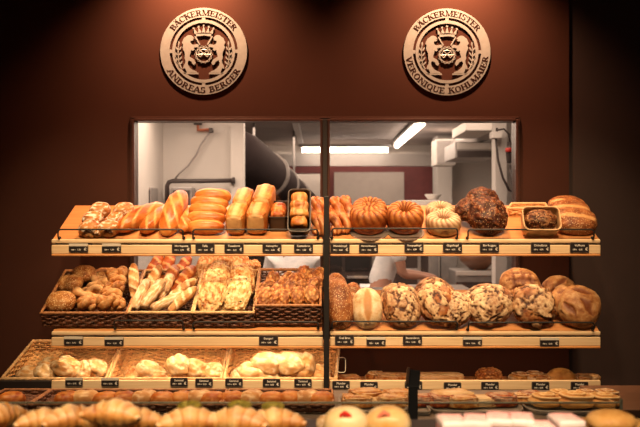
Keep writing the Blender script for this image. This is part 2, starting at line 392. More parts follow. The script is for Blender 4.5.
def cracked(name, mat, a, b, c, s=2.6, seed=1, flour=.9, depth=.085, flat=.6, e=.9):
    """flaky floured crust: large warped plates with narrow tears between them"""
    Pn, Fc = ico(5); V = body(Pn, a, b, c, e, flat)
    o = Vector((seed * 3.3, seed * 1.7, seed * 5.1)); ed = []; cell = []
    wx = nz(Pn, 1.7, seed, 3); wy = nz(Pn, 1.7, seed + 30, 3)
    for i, p in enumerate(Pn):
        q = Vector(p) * s + o + Vector((wx[i], wy[i], wx[i] * wy[i])) * .45
        q.y *= 1.5
        dd, pt = noise.voronoi(q); ed.append(dd[1] - dd[0]); cell.append(noise.noise(pt[0] * 3.7))
    ed = np.array(ed); cell = np.array(cell); pl = sstep(.0, .13, ed)
    n = nz(Pn, 2.4, seed + 2); top = sstep(-.2, .1, Pn[:, 2])
    k = 1 + top * ((pl - .6) * depth + cell * depth * .9) + .035 * n + .014 * nz(Pn, 11, seed, 2)
    fl = np.clip(.62 + cell * 1.1 + nz(Pn, 3.2, seed + 7, 4) * .35 + (flour - .9), 0, 1) * sstep(.05, .62, Pn[:, 2])
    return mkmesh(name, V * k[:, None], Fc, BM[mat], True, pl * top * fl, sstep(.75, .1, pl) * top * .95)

def scored(name, mat, a, b, c, cuts, seed=1, flat=.6, e=.88, w=.07, amp=.03):
    """loaf with open cuts; cuts = list of (x0,y0,x1,y1) on the top in unit coordinates"""
    Pn, Fc = ico(5); V = body(Pn, a, b, c, e, flat)
    bn = np.zeros(len(Pn)); m = np.zeros(len(Pn)); k = 1 + amp * nz(Pn, 2.2, seed) + .014 * nz(Pn, 14, seed, 2)
    q = Pn[:, :2] + (nz(Pn, 3, seed + 4, 2) * .05)[:, None]
    for (x0, y0, x1, y1) in cuts:
        A = np.array([x0, y0]); B = np.array([x1, y1]); AB = B - A
        t = np.clip(((q - A) @ AB) / (AB @ AB), 0, 1)
        ww = w * (np.sin(t * PI) * .8 + .25)
        d = np.linalg.norm(q - A - t[:, None] * AB, axis=1) / ww
        g = sstep(1.1, .5, d) * (Pn[:, 2] > 0)
        ridge = np.exp(-((d - 1.35) / .45) ** 2) * (Pn[:, 2] > 0)
        m = np.maximum(m, g); k = k - g * .07 + ridge * .035; bn = np.maximum(bn, g * .5)
    return mkmesh(name, V * k[:, None], Fc, BM[mat], True, m, bn)

def clumpy(name, mat, a, b, c, seed=1, s=5, depth=.13):
    Pn, Fc = ico(5); V = body(Pn, a, b, c, .9, .7); o = Vector((seed * 2.2, seed, 0)); k = []
    for p in Pn:
        dd, _ = noise.voronoi(Vector(p) * s + o); k.append(1 - dd[0])
    k = np.array(k); n = nz(Pn, 2, seed)
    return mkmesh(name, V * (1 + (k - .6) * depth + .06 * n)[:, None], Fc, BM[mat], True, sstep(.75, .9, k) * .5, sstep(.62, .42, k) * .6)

def gridtube(name, mat, centre, frame, radius, nu, nv, closed=False, maskf=None, burnf=None):
    """surface of circles: centre(u), frame(u)->(side, up), radius(u, v)"""
    vs = []; fs = []; mk = []; bn = []
    for i in range(nu):
        u = i / (nu if closed else nu - 1)
        c = centre(u); sd, up = frame(u)
        for j in range(nv):
            v = 2 * PI * j / nv; r = radius(u, v)
            vs.append(c + sd * math.cos(v) * r + up * math.sin(v) * r)
            mk.append(maskf(u, v) if maskf else 0); bn.append(burnf(u, v) if burnf else 0)
    for i in range(nu if closed else nu - 1):
        i2 = (i + 1) % nu
        for j in range(nv):
            fs.append((i * nv + j, i * nv + (j + 1) % nv, i2 * nv + (j + 1) % nv, i2 * nv + j))
    return mkmesh(name, vs, fs, mat, True, mk, bn)

def bundt(name, mat, R0=.095, h=.085, nf=14, seed=1, hole=.022):
    Rc = (R0 + hole) / 2; ra = (R0 - hole) / 2
    vs = []; fs = []; mk = []; bn = []; nt, nv = 140, 30
    for i in range(nt):
        th = 2 * PI * i / nt
        for j in range(nv):
            v = 2 * PI * j / nv; cs, sn = math.cos(v), math.sin(v)
            x = ra * math.copysign(abs(cs) ** .8, cs); z = h / 2 * math.copysign(abs(sn) ** .75, sn)
            fl = abs(math.sin((th + z / h * .7) * nf / 2)) ** .7
            amt = .115 * max(0, sn * .7 + .5 + cs * .3)
            q = 1 + amt * (fl - .6) + .02 * noise.noise(Vector((math.cos(th) * 2, math.sin(th) * 2, v + seed)))
            if sn < -.3: q *= .97
            rr = Rc + x * q
            if z > 0: z *= (1 - .12 * (rr / R0 - .6)) * q
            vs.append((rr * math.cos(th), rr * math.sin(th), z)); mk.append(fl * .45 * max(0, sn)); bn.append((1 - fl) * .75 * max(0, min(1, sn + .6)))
    for i in range(nt):
        for j in range(nv):
            i2 = (i + 1) % nt; j2 = (j + 1) % nv
            fs.append((i * nv + j, i2 * nv + j, i2 * nv + j2, i * nv + j2))
    return mkmesh(name, vs, fs, BM[mat], True, mk, bn)

def twist(name, mat, L=.13, r=.026, turns=1.6, strands=2, seed=1, taper=.35):
    """rope of dough; the strands wind round each other"""
    allv = []; allf = []; mk = []
    nu, nv = 46, 12
    for s in range(strands):
        ph = 2 * PI * s / strands
        b0 = len(allv)
        for i in range(nu):
            u = i / (nu - 1); t = u * 2 - 1
            env = max(.02, (1 - abs(t) ** 2.6)) ** .5
            off = r * .62 * (env * (1 - taper) + taper * .6)
            a = ph + u * turns * 2 * PI
            c = Vector((math.cos(a) * off, t * L / 2, math.sin(a) * off * .75))
            rr = r * .78 * env * (1 + .1 * noise.noise(Vector((u * 7, s * 3, seed))))
            for j in range(nv):
                v = 2 * PI * j / nv
                q = 1 + .07 * noise.noise(Vector((math.cos(v) * 2 + s, math.sin(v) * 2, u * 12 + seed)))
                allv.append(c + Vector((math.cos(v) * rr * q, 0, math.sin(v) * rr * q)))
                mk.append(max(0, math.sin(v)) * .6 * max(0, noise.noise(Vector((u * 9, v, seed))) + .4))
        for i in range(nu - 1):
            for j in range(nv):
                allf.append((b0 + i * nv + j, b0 + (i + 1) * nv + j, b0 + (i + 1) * nv + (j + 1) % nv, b0 + i * nv + (j + 1) % nv))
        allf.append(tuple(b0 + j for j in range(nv))); allf.append(tuple(b0 + (nu - 1) * nv + j for j in range(nv))[::-1])
    return mkmesh(name, allv, allf, BM[mat], True, mk)

def knot(name, mat, R0=.032, r=.017, seed=1):
    """roll tied from one rope of dough"""
    def c(u):
        t = u * 2 * PI
        return Vector(((math.sin(t) + 1.25 * math.sin(2 * t)) * R0 * .62, (math.cos(t) - 1.25 * math.cos(2 * t)) * R0 * .62, -math.sin(3 * t) * r * .7))
    def fr(u):
        d = (c(u + .004) - c(u - .004)).normalized(); s = d.cross(Vector((0, 0, 1))).normalized(); return s, s.cross(d)
    return gridtube(name, BM[mat], c, fr, lambda u, v: r * (1.05 + .12 * math.sin(u * 12 * PI + seed)), 90, 12, True, lambda u, v: max(0, math.sin(v)) * .5)

def croissant(name, mat, L=.15, r=.034, bend=.9, seed=1, segs=3.3):
    def c(u):
        t = (u * 2 - 1) * bend; rad = L / (2 * math.sin(bend))
        return Vector((rad * math.sin(t), rad * (math.cos(t) - math.cos(bend) * .5 - .5), 0))
    def fr(u):
        d = (c(min(1, u + .01)) - c(max(0, u - .01))).normalized(); s = d.cross(Vector((0, 0, 1))).normalized(); return s, s.cross(d)
    def rad(u, v):
        t = abs(u * 2 - 1); ph = t * segs + .10 * math.cos(v * 1.0)
        saw = 1 - (ph % 1.0)
        base = max(.03, 1 - t ** 1.5) ** .75
        return r * (base * (.84 + .16 * saw) + .06) * (1 + .04 * noise.noise(Vector((u * 14, v, seed)))) * (.86 if math.sin(v) < -.2 else 1)
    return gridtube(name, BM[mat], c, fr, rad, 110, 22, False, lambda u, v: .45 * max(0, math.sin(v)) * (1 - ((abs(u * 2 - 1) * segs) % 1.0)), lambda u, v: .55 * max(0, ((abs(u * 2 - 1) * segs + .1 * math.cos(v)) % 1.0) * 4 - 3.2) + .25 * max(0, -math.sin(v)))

def slab(name, mat, a, b, c, seed=1, amp=.12, mk=.5):
    def d(Pn, V): return np.zeros(len(Pn)), sstep(-.1, .3, nz(Pn, 4, seed + 3)) * mk * (Pn[:, 2] > 0)
    return blob(name, BM[mat], a, b, c, e=.38, flat=.8, amp=amp, ns=4, seed=seed, sub=4, disp=d)

def swirl(name, mat, a, c, seed=1):
    def d(Pn, V):
        r = np.hypot(Pn[:, 0], Pn[:, 1]); th = np.arctan2(Pn[:, 1], Pn[:, 0])
        s = np.cos(r * 15 - th); on = (Pn[:, 2] > 0)
        return s * .10 * on, sstep(.2, .7, s) * on * .7
    return blob(name, BM[mat], a, a, c, e=.75, flat=.6, seed=seed, sub=5, disp=d)

# ------------------------------------------------------------------ placing on a plane
def plane(px, pz_y, Y, tilt):
    """plane through the point seen at row pz_y at depth Y, rising away from the camera by tilt"""
    return (Vector((0, Y, Z(pz_y, Y))), Vector((0, -math.sin(R(tilt)), math.cos(R(tilt)))), tilt)

def rest(o, pl, px, py, lift=0.0, tilt=None, spin=0, side=0):
    """put the origin of o on the sight line (px, py) so that its lowest point touches the plane (raised by lift)"""
    p0, n, tl = pl
    t = tl if tilt is None else tilt
    Mx = Matrix.Rotation(R(t), 3, 'X') @ Matrix.Rotation(R(side), 3, 'Y') @ Matrix.Rotation(R(spin), 3, 'Z')
    me = o.data if o.data is not None else o['_m']
    co = np.empty(len(me.vertices) * 3, dtype=np.float32); me.vertices.foreach_get('co', co); co = co.reshape(-1, 3)
    nl = np.array((Mx.transposed() @ n)[:]); mn = float((co @ nl).min()) * o.scale[0]
    d = Vector(((px - CX) / F, 1, -(py - CY) / F)); C = Vector((0, 0, H))
    lift += .0015
    Y = (lift + n.dot(p0) - n.dot(C) - mn) / n.dot(d)
    o.location = C + d * Y
    o.rotation_euler = Mx.to_euler()
    return o

def item(name, me, pl, px, py, label, cat, group=None, **k):
    sc = k.pop('scale', 1.0)
    o = link(name, me); o.scale = (sc,) * 3
    tag(o, label, cat, group)
    rest(o, pl, px, py, **k)
    lim = CLAMP.get(id(pl))
    if lim is not None:                   # keep the bread behind the guard rail or the basket's front wall
        Rm = o.rotation_euler.to_matrix() * sc
        ymin = min((Rm @ v.co).y for v in me.vertices) + o.location.y
        if ymin < lim:
            o.location.y += lim - ymin; o.location.z += (lim - ymin) * math.tan(R(pl[2]))
    return o

CLAMP = {}
T1 = 23.0
SH1 = plane(0, 239, D, T1); SH2 = plane(0, 331, D, T1)
CLAMP[id(SH1)] = CLAMP[id(SH2)] = D - .024

# ------------------------------------------------------------------ the shop wall with its two windows
WY = 5.0
wx0, wxm0, wxm1, wx1 = X(133, WY), X(322, WY), X(328, WY), X(517, WY)
wt, wb = Z(119.5, WY), Z(316, WY)
mb = MB()
mb.box(-2.6, wx0, WY, WY + .14, 0, 3.3); mb.box(wx1, X(569, WY), WY, WY + .14, 0, 3.3)
mb.box(wx0, wx1, WY, WY + .14, wt, 3.3); mb.box(wx0, wx1, WY, WY + .14, 0, wb)
tag(mb.build('wall_back', M['wall']), kind='structure')
mb = MB(); mb.box(X(569, WY), 2.9, WY + .01, WY + .15, 0, 3.3)
tag(mb.build('wall_right', M['wall_side']), kind='structure')
mb = MB(); mb.box(-2.75, -2.6, -0.6, WY + .14, 0, 3.3); tag(mb.build('wall_left', M['wall_side']), kind='structure')
mb = MB(); mb.box(-2.75, 2.9, -0.6, WY + .14, -.1, 0); tag(mb.build('floor', M['kfloor']), kind='structure')
mb = MB(); mb.box(-2.75, 2.9, -0.6, WY + .14, 3.3, 3.4); tag(mb.build('ceiling', M['wall_side']), kind='structure')
for i, (a, b) in enumerate(((wx0, wxm0), (wxm1, wx1))):
    root = empty('window_%d' % (i + 1), (0, 0, 0), kind='structure')
    mb = MB(); fw = .010; y0, y1 = WY - .022, WY + .10
    mb.box(a - .004, a + fw, y0, y1, wb, wt, .003); mb.box(b - fw, b + .004, y0, y1, wb, wt, .003)
    mb.box(a + fw, b - fw, y0, y1, wt - fw, wt + .004, .003); mb.box(a + fw, b - fw, y0, y1, wb, wb + fw, .003)
    tag(mb.build('window_frame', M['frame'], root), kind='structure')
    mb = MB(); mb.box(a + fw, b - fw, WY + .03, WY + .036, wb + fw, wt - fw)
    tag(mb.build('window_glass', M['glass'], root), kind='structure')
mb = MB(); mb.box(wxm0 + .004, wxm1 - .004, WY - .03, WY + .10, wb, wt, .002)
tag(mb.build('trim_1', M['black']), kind='structure')
mb = MB(); mb.box(wx0 - .014, wx0 - .005, WY - .012, WY + .002, wb, wt + .014, .002); mb.box(wx1 + .005, wx1 + .014, WY - .012, WY + .002, wb, wt + .014, .002); mb.box(wx0 - .014, wx1 + .014, WY - .012, WY + .002, wt + .005, wt + .014, .002)
tag(mb.build('trim_2', M['frame']), kind='structure')

# ------------------------------------------------------------------ round signs
def letters():
    T, t, sh = .20, .085, .075
    G = {}
    def bar(x0, z0, x1, z1, w):
        d = Vector((x1 - x0, z1 - z0)); n = Vector((-d.y, d.x)).normalized() * w / 2
        return [(x0 + n.x, z0 + n.y), (x1 + n.x, z1 + n.y), (x1 - n.x, z1 - n.y), (x0 - n.x, z0 - n.y)]
    def serif(x, z, h=.17): return [(x - h, z), (x + h, z), (x + h, z + sh), (x - h, z + sh)]
    def stem(x, w=T): return [[(x - w / 2, 0), (x + w / 2, 0), (x + w / 2, 1), (x - w / 2, 1)], serif(x, 0, w / 2 + .09), serif(x, 1 - sh, w / 2 + .09)]
    def arc(cx, cz, rx, rz, a0, a1, wmax=T, wmin=t, n=14):
        out = []
        for i in range(n):
            A = [R(a0 + (a1 - a0) * (i + k) / n) for k in (0, 1)]
            q = []
            for a in A:
                w = wmin + (wmax - wmin) * abs(math.cos(a)) ** 1.5
                q.append(((cx + rx * math.cos(a), cz + rz * math.sin(a)), (cx + (rx - w) * math.cos(a), cz + (rz - min(w, .11)) * math.sin(a))))
            out.append([q[0][0], q[1][0], q[1][1], q[0][1]])
        return out
    A_ = [bar(.06, .04, .40, 1, t), bar(.74, .04, .42, 1, T), [(.18, .30), (.62, .30), (.62, .38), (.18, .38)], serif(.08, 0), serif(.74, 0, .19)]
    G['A'] = (.86, A_)
    G['\u00c4'] = (.86, A_ + [serif(.27, 1.10, .07), serif(.57, 1.10, .07)])
    G['B'] = (.80, stem(.20) + arc(.38, .755, .32, .245, 90, -90) + arc(.40, .27, .36, .27, 90, -90) + [[(.2, .93), (.4, .93), (.4, 1), (.2, 1)], [(.2, .5), (.4, .5), (.4, .57), (.2, .57)], [(.2, 0), (.4, 0), (.4, .07), (.2, .07)]])
    G['C'] = (.80, arc(.43, .5, .40, .52, 45, 315) + [serif(.70, .72, .05), bar(.72, .68, .72, .98, .07)])
    G['D'] = (.86, stem(.20) + arc(.36, .5, .46, .5, 90, -90) + [[(.2, .93), (.4, .93), (.4, 1), (.2, 1)], [(.2, 0), (.4, 0), (.4, .07), (.2, .07)]])
    Ebars = [[(.2, .93), (.70, .93), (.70, 1), (.2, 1)], bar(.67, .74, .67, 1, .07), [(.2, .48), (.56, .48), (.56, .55), (.2, .55)], bar(.54, .38, .54, .65, .06)]
    G['E'] = (.78, stem(.20) + Ebars + [[(.2, 0), (.72, 0), (.72, .07), (.2, .07)], bar(.70, 0, .70, .28, .07)])
    G['G'] = (.86, arc(.43, .5, .40, .52, 45, 330) + [bar(.68, .06, .68, .42, .15), serif(.68, .38, .17), bar(.72, .68, .72, .98, .07)])
    G['H'] = (.96, stem(.20) + stem(.76) + [[(.2, .46), (.76, .46), (.76, .54), (.2, .54)]])
    G['I'] = (.42, stem(.21))
    G['K'] = (.90, stem(.20) + [bar(.25, .42, .72, .98, t), bar(.42, .62, .74, .04, T), serif(.72, 1 - sh, .14), serif(.76, 0, .16)])
    G['L'] = (.74, stem(.20) + [[(.2, 0), (.68, 0), (.68, .07), (.2, .07)], bar(.66, 0, .66, .32, .07)])
    G['M'] = (1.10, stem(.16, t) + stem(.92, T) + [bar(.18, 1, .52, .04, T * .9), bar(.54, .04, .88, 1, t)])
    G['N'] = (.92, stem(.16, t) + stem(.76, t) + [bar(.18, .97, .74, .03, T)])
    G['O'] = (.88, arc(.44, .5, .41, .52, 0, 360, n=24))
    G['Q'] = (.88, arc(.44, .5, .41, .52, 0, 360, n=24) + [bar(.45, .10, .80, -.16, .12)])
    G['R'] = (.88, stem(.20) + arc(.38, .74, .33, .26, 90, -90) + [[(.2, .93), (.4, .93), (.4, 1), (.2, 1)], [(.2, .48), (.4, .48), (.4, .55), (.2, .55)], bar(.44, .50, .72, .04, T * .9), serif(.76, 0, .12)])
    G['S'] = (.72, arc(.36, .75, .30, .27, 30, 255) + arc(.36, .26, .32, .28, 80, -150) + [bar(.62, .70, .62, .98, .06), bar(.08, .02, .08, .30, .06)])
    G['T'] = (.82, stem(.41) + [[(.06, .93), (.76, .93), (.76, 1), (.06, 1)], bar(.09, .70, .09, 1, .07), bar(.73, .70, .73, 1, .07)])
    G['U'] = (.90, [bar(.20, .30, .20, 1, T), bar(.72, .30, .72, 1, t), serif(.20, 1 - sh, .19), serif(.72, 1 - sh, .15)] + arc(.45, .32, .345, .33, 180, 360))
    G['V'] = (.86, [bar(.12, .97, .42, .02, T), bar(.76, .97, .45, .02, t), serif(.12, 1 - sh, .19), serif(.76, 1 - sh, .14)])
    G[' '] = (.45, [])
    return G
GL = letters()

def arc_text(mb, txt, rbase, cap, a0, a1, top, y0, y1, only=None):
    """letters on a circle; each letter is a set of little plates"""
    ws = [GL[c][0] for c in txt]; tot = sum(ws); acc = 0; word = 0
    for c, wd in zip(txt, ws):
        if c == ' ': word += 1
        am = R(a0 + (a1 - a0) * (acc + wd / 2) / tot); k = abs(R(a1 - a0)) * rbase / tot   # width scale
        for poly in GL[c][1]:
            if only is not None and word != only: continue
            q = []
            for (x, z) in poly:
                lx = (x - wd / 2) * k; lz = z * cap
                if top: rr = rbase + lz; aa = am - lx / rbase
                else: rr = rbase - lz; aa = am + lx / rbase
                q.append((rr * math.cos(aa), rr * math.sin(aa)))
            mb.prism(q, y0, y1)
        acc += wd

def ringpoly(mb, r0, r1, a0, a1, y0, y1, n):
    for i in range(n):
        A, B = R(a0 + (a1 - a0) * i / n), R(a0 + (a1 - a0) * (i + 1) / n)
        vs = []
        for y in (y0, y1):
            for r in (r0, r1):
                for a in (A, B): vs.append((r * math.cos(a), y, r * math.sin(a)))
        # indices: y0:(r0A,r0B,r1A,r1B)=0..3, y1 = 4..7
        mb.add(vs, [(0, 1, 3, 2), (4, 6, 7, 5), (2, 3, 7, 6), (0, 4, 5, 1)])

LION = [(90,112),(104,101),(120,98),(134,103),(143,112),(149,121),(138,124),(146,131),(134,137),(126,134),(124,146),(130,158),(144,164),(160,160),(172,158),(182,170),(174,180),(158,180),(146,184),(150,198),(138,204),(126,196),(126,214),(120,230),(118,244),(132,252),(148,262),(160,286),(150,300),(138,292),(130,276),(112,268),(104,284),(110,304),(122,320),(142,334),(164,342),(170,352),(120,354),(100,350),(92,330),(86,318),(80,326),(74,318),(80,300),(88,284),(90,268),(84,250),(86,232),(84,214),(76,198),(70,180),(76,164),(66,150),(74,132),(80,118)]
def sign(px, py, words, label):
    cx, cz = X(px, WY - .0065), Z(py, WY - .0065)
    Ro = 43.4 * (WY - .0065) / F
    root = empty('round_sign', (cx, WY - .0065, cz), label, 'sign', 'round metal signs over the windows')
    y0, y1 = -.003, .003
    mb = MB(); ringpoly(mb, Ro * .785, Ro, 0, 360, y0, y1, 96); ringpoly(mb, Ro * .655, Ro * .725, 0, 360, y0, y1, 80)
    for a in (0, 90, 180, 270):
        ringpoly(mb, Ro * .715, Ro * .795, a - 3, a + 3, y0 + .001, y1 - .001, 2)
    # stand-off pins to the wall
    for a in (45, 135, 225, 315):
        mb.tube([(Ro * .9 * math.cos(R(a)), .006, Ro * .9 * math.sin(R(a))), (Ro * .9 * math.cos(R(a)), .0075, Ro * .9 * math.sin(R(a)))], .006, 8)
    mb.build('sign_ring', M['sign'], root)
    mb = MB(); cap = Ro * .13
    arc_text(mb, 'B\u00c4CKERMEISTER', Ro * .825, cap, 146, 34, True, -.0045, -.003)
    tag(mb.build('lettering', M['sign_text'], root), 'dark serif lettering along the top of the sign ring')
    txt, a0, a1 = words
    for wi in (0, 1):
        mb = MB(); arc_text(mb, txt, Ro * .955, cap, a0, a1, False, -.0045, -.003, wi)
        tag(mb.build('lettering', M['sign_text'], root), 'dark serif lettering along the bottom of the sign ring')
    s = Ro / 291.0
    def q(x, y): return ((x - 212) * s, -(y - 207) * s)
    for fl in (1, -1):
        mb = MB(); mb.prism([(fl * q(x, y)[0], q(x, y)[1]) for x, y in LION], y0, y1)
        mb.prism([(fl * q(x, y)[0], q(x, y)[1]) for x, y in ((72, 351), (176, 351), (178, 361), (90, 361))], y0, y1)
        mb.build('lion_relief', M['sign'], root)
        mb = MB(); mb.tube([(fl * q(x, y)[0], 0, q(x, y)[1]) for x, y in ((66, 322), (50, 296), (42, 262), (40, 220), (42, 180), (46, 150))], .0032, 6)
        for (x, y, a) in ((46, 154, 88), (32, 188, 125), (55, 188, 58), (27, 222, 128), (55, 222, 55), (29, 256, 130), (57, 254, 52), (38, 288, 128), (62, 284, 52), (50, 312, 130)):
            c = q(x, y); A = R(a)
            pts = [(c[0] + s * (15 * math.cos(t_) * math.cos(A) - 5 * math.sin(t_) * math.sin(A)), c[1] + s * (15 * math.cos(t_) * math.sin(A) + 5 * math.sin(t_) * math.cos(A))) for t_ in [2 * PI * k / 10 for k in range(10)]]
            mb.prism([(fl * x_, z_) for x_, z_ in pts], y0, y1)
        mb.build('sprig_relief', M['sign'], root)
    mb = MB()
    mb.prism([q(x, y) for x, y in ((160, 86), (212, 80), (264, 86), (262, 108), (212, 101), (162, 108))], y0, y1)
    for (x, y) in ((146, 54), (178, 44), (212, 36), (246, 44), (278, 54)):
        xb = 212 + (x - 212) * .72
        mb.prism([q(xb - 14, 90), q(x, y), q(xb + 14, 90)], y0, y1)
        mb.prism([q(x + 7 * math.cos(k * PI / 4), y + 7 * math.sin(k * PI / 4)) for k in range(8)], y0, y1)
    for f2 in (1, -1):
        mb.prism([q(212 + f2 * x, y) for x, y in ((62, 108), (54, 104), (22, 160), (29, 166))], y0, y1)
    mb.build('crown_relief', M['sign'], root)
    mb = MB(); c = q(212, 228)
    sub = MB(); ringpoly(sub, 46 * s, 56 * s, 0, 360, y0, y1, 40)
    for k in range(14):
        a = 2 * PI * k / 14
        sub.prism([(55 * s * math.cos(a) + 6 * s * math.cos(b), 55 * s * math.sin(a) + 6 * s * math.sin(b)) for b in [PI / 4 * j for j in range(8)]], y0, y1)
    for v in range(len(sub.v)): sub.v[v] = (sub.v[v][0] + c[0], sub.v[v][1], sub.v[v][2] + c[1])
    mb.add(sub.v, sub.f)
    pz = []
    for i in range(48):
        t = -2.35 + 4.7 * i / 47 + PI / 2
        pz.append((c[0] + s * 34 * math.cos(t) * (1 if abs(t - PI / 2) < 1.7 else 1), 0, c[1] + s * (2 + 30 * math.sin(t))))
    mb.tube(pz, .0036, 6)
    mb.tube([pz[0], (c[0] - s * 16, 0, c[1] + s * 18), (c[0] - s * 30, 0, c[1] + s * 34)], .0034, 6); mb.tube([pz[-1], (c[0] + s * 16, 0, c[1] + s * 18), (c[0] + s * 30, 0, c[1] + s * 34)], .0034, 6)
    mb.tube([(c[0] - s * 46, 0, c[1]), (c[0] + s * 46, 0, c[1])], .003, 6)
    mb.build('pretzel_relief', M['sign'], root)
sign(203.7, 51.3, ('ANDREAS BERGER', 208, 333), 'round metal sign with two lions, names a master baker, above the left window')
sign(447, 52, ('VERONIQUE KOHLMAIER', 187, 354), 'round metal sign with two lions and the longer name, above the right window')

# ------------------------------------------------------------------ kitchen behind the windows
def ks(name, mat, *boxes, bev=0.0):
    mb = MB()
    for b in boxes: mb.box(*b, bev)
    return tag(mb.build(name, mat), kind='structure')
ks('wall_kitchen_far', M['kwhite'], (-3.2, 3.4, 12, 12.2, 0, 2.6))
ks('ceiling_kitchen', M['kceil'], (-3.2, 3.4, 5.15, 12.2, 2.47, 2.6))
ks('floor_kitchen', M['kfloor'], (-3.2, 3.4, 5.15, 12.2, -.1, 0))
ks('wall_kitchen_left', M['kwhite'], (-1.36, -1.27, 5.15, 7.2, 0, 2.47))
ks('wall_kitchen_partition', M['kwhite'], (-1.27, X(243, 7.2), 7.2, 7.4, 0, 2.47), (X(231, 7.1), X(243.5, 7.1), 7.08, 7.2, 0, 2.47))
ks('wall_kitchen_right', M['kwhite'], (X(505, 6.9), 2.0, 6.9, 7.0, 0, 2.47), (2.3, 2.4, 7.0, 12, 0, 2.47))
ks('wall_kitchen_outer', M['kwhite'], (-3.3, -3.2, 5.15, 12, 0, 2.47))
ks('trim_beam', M['kwhite'], (-1.2, 1.75, 11.3, 11.6, Z(166, 11.3), Z(154, 11.3)))
ks('trim_maroon', M['maroon'], (X(262, 11.25), X(437, 11.25), 11.2, 11.5, Z(173, 11.2), Z(166.5, 11.2)), (X(329, 11.25), X(334, 11.25), 11.2, 11.5, 0, Z(173, 11.2)), (X(404, 11.25), X(437, 11.25), 11.2, 11.5, 0, Z(173, 11.2)))
ks('trim_column', M['kwhite'], (X(493, 6.8), X(504, 6.8), 6.7, 6.85, 0, 2.47))
ks('trim_ceiling_joist', M['kgrey'], (-.27, -.21, 5.3, 11.3, 2.42, 2.47))
ks('trim_wall_pillar', M['kwhite'], (X(437, 10.5), X(452, 10.5), 10.5, 10.9, 0, 2.47), (X(452, 10.5), 2.3, 10.8, 10.9, 0, 2.47))

def tubelight(x0, y0, x1, y1, z, label):
    root = empty('fluorescent_light', ((x0 + x1) / 2, (y0 + y1) / 2, z), label, 'ceiling light')
    a = Vector((x0, y0, z)) - root.location; b = Vector((x1, y1, z)) - root.location
    dx, dy = abs(b.x - a.x) / 2 + .04, abs(b.y - a.y) / 2 + .04
    MB().box(-dx, dx, -dy, dy, .035, .07, .006).build('lamp_housing', M['kgrey'], root)
    MB().tube([a, b], .034, 10).build('lamp_tube', M['tube'], root, True)
tubelight(X(302, 11.1), 11.1, X(388, 11.1), 11.1, Z(150, 11.1), 'long glowing ceiling tube across the kitchen, seen level behind the post')
tubelight(.95, 8.3, .95, 11.0, 2.39, 'glowing ceiling tube running away from the window in the kitchen')

# flue pipe
root = empty('flue_pipe', P(270, 160, 8.8), 'thick black flue pipe bending down under the kitchen ceiling', 'pipe')
def rel(v): return Vector(v) - root.location
pp = [P(230, 150, 8.3), P(242, 156, 8.5), P(254, 165, 8.8), P(268, 175, 9.1), P(281, 185, 9.5), P(294, 195, 9.9), P(307, 205, 10.3)]
MB().tube([rel(p) for p in pp], [.22, .23, .23, .21, .19, .17, .15], 24).build('pipe', M['kduct'], root, True)
for i, rr in ((3, .235), (4, .205), (5, .185)):
    d = (pp[i + 1 if i < 6 else i] - pp[i - 1]).normalized()
    MB().tube([rel(pp[i] - d * .02), rel(pp[i] + d * .02)], rr, 24).build('joint_ring', M['kring'], root, True)
for q in (2, 5): MB().tube([rel(pp[q]), rel(Vector((pp[q].x, pp[q].y, 2.47)))], .012, 8).build('hanger', M['kgrey'], root, True)

# water tap, hose, rail
root = empty('wall_tap', P(201, 128, 7.1), 'copper water tap with a hanging grey hose high on the white kitchen wall', 'tap')
MB().tube([rel(P(198, 118, 7.15)), rel(P(198, 130, 7.15)), rel(P(210, 130, 7.15))], .014, 8).build('pipe', M['copper'], root, True)
MB().tube([rel(P(194, 123, 7.12)), rel(P(202, 123, 7.12))], .016, 8).build('handle', M['kdark'], root, True)
MB().box(rel(P(209, 131, 7.1)).x, rel(P(213, 131, 7.1)).x, -.01, .05, -.035, .0, .004).build('valve', M['kdark'], root)
MB().tube([rel(P(x, y, 7.12)) for x, y in ((211, 131), (206, 137), (201, 144), (196, 155), (188, 166), (180, 173), (175, 179))], .008, 8).build('hose', M['kgrey'], root, True)
root = empty('pipe_rail', P(200, 181, 7.1), 'dark horizontal pipe with a bent left end below the hose', 'pipe')
MB().tube([rel(P(x, y, 7.05)) for x, y in ((167, 215), (167, 186), (169, 182), (173, 181), (200, 181), (233, 180.5))], .018, 10).build('pipe', M['kdark'], root, True)
MB().tube([rel(P(232, 180.5, 7.05)), rel(P(235, 180.5, 7.05))], .028, 10).build('end_cap', M['kdark'], root, True)
def kbox(name, mat, px0, px1, py0, py1, Y, dep, label, cat, group=None, bev=.008, parts=()):
    if py1 >= 262: py1 = CY + H * F / Y          # stands on the floor
    cx, cz = X((px0 + px1) / 2, Y), Z(py1, Y)
    root = empty(name, (cx, Y, cz), label, cat, group)
    hw = (px1 - px0) * Y / F / 2; hh = (py1 - py0) * Y / F - (.002 if py1 > 262 else 0)
    MB().box(-hw, hw, 0, dep, 0, hh, bev).build('body', mat, root)
    for (n, m, a, b, c, d, out) in parts:       # fractions of the face
        MB().box(-hw + 2 * hw * a, -hw + 2 * hw * b, -out, .004, hh * c, hh * d, .003).build(n, m, root)
    return root
kbox('wall_cabinet', M['kgrey'], 134, 151, 187, 212, 6.6, .3, 'grey metal box by the left edge of the left window', 'cabinet', parts=(('door', M['kdark'], .06, .94, .06, .90, .012),))
kbox('control_box', M['kgrey'], 171, 192, 187, 208, 6.9, .2, 'small grey box under the dark pipe on the kitchen wall', 'box', parts=(('door', M['kdark'], .1, .9, .1, .85, .012),))
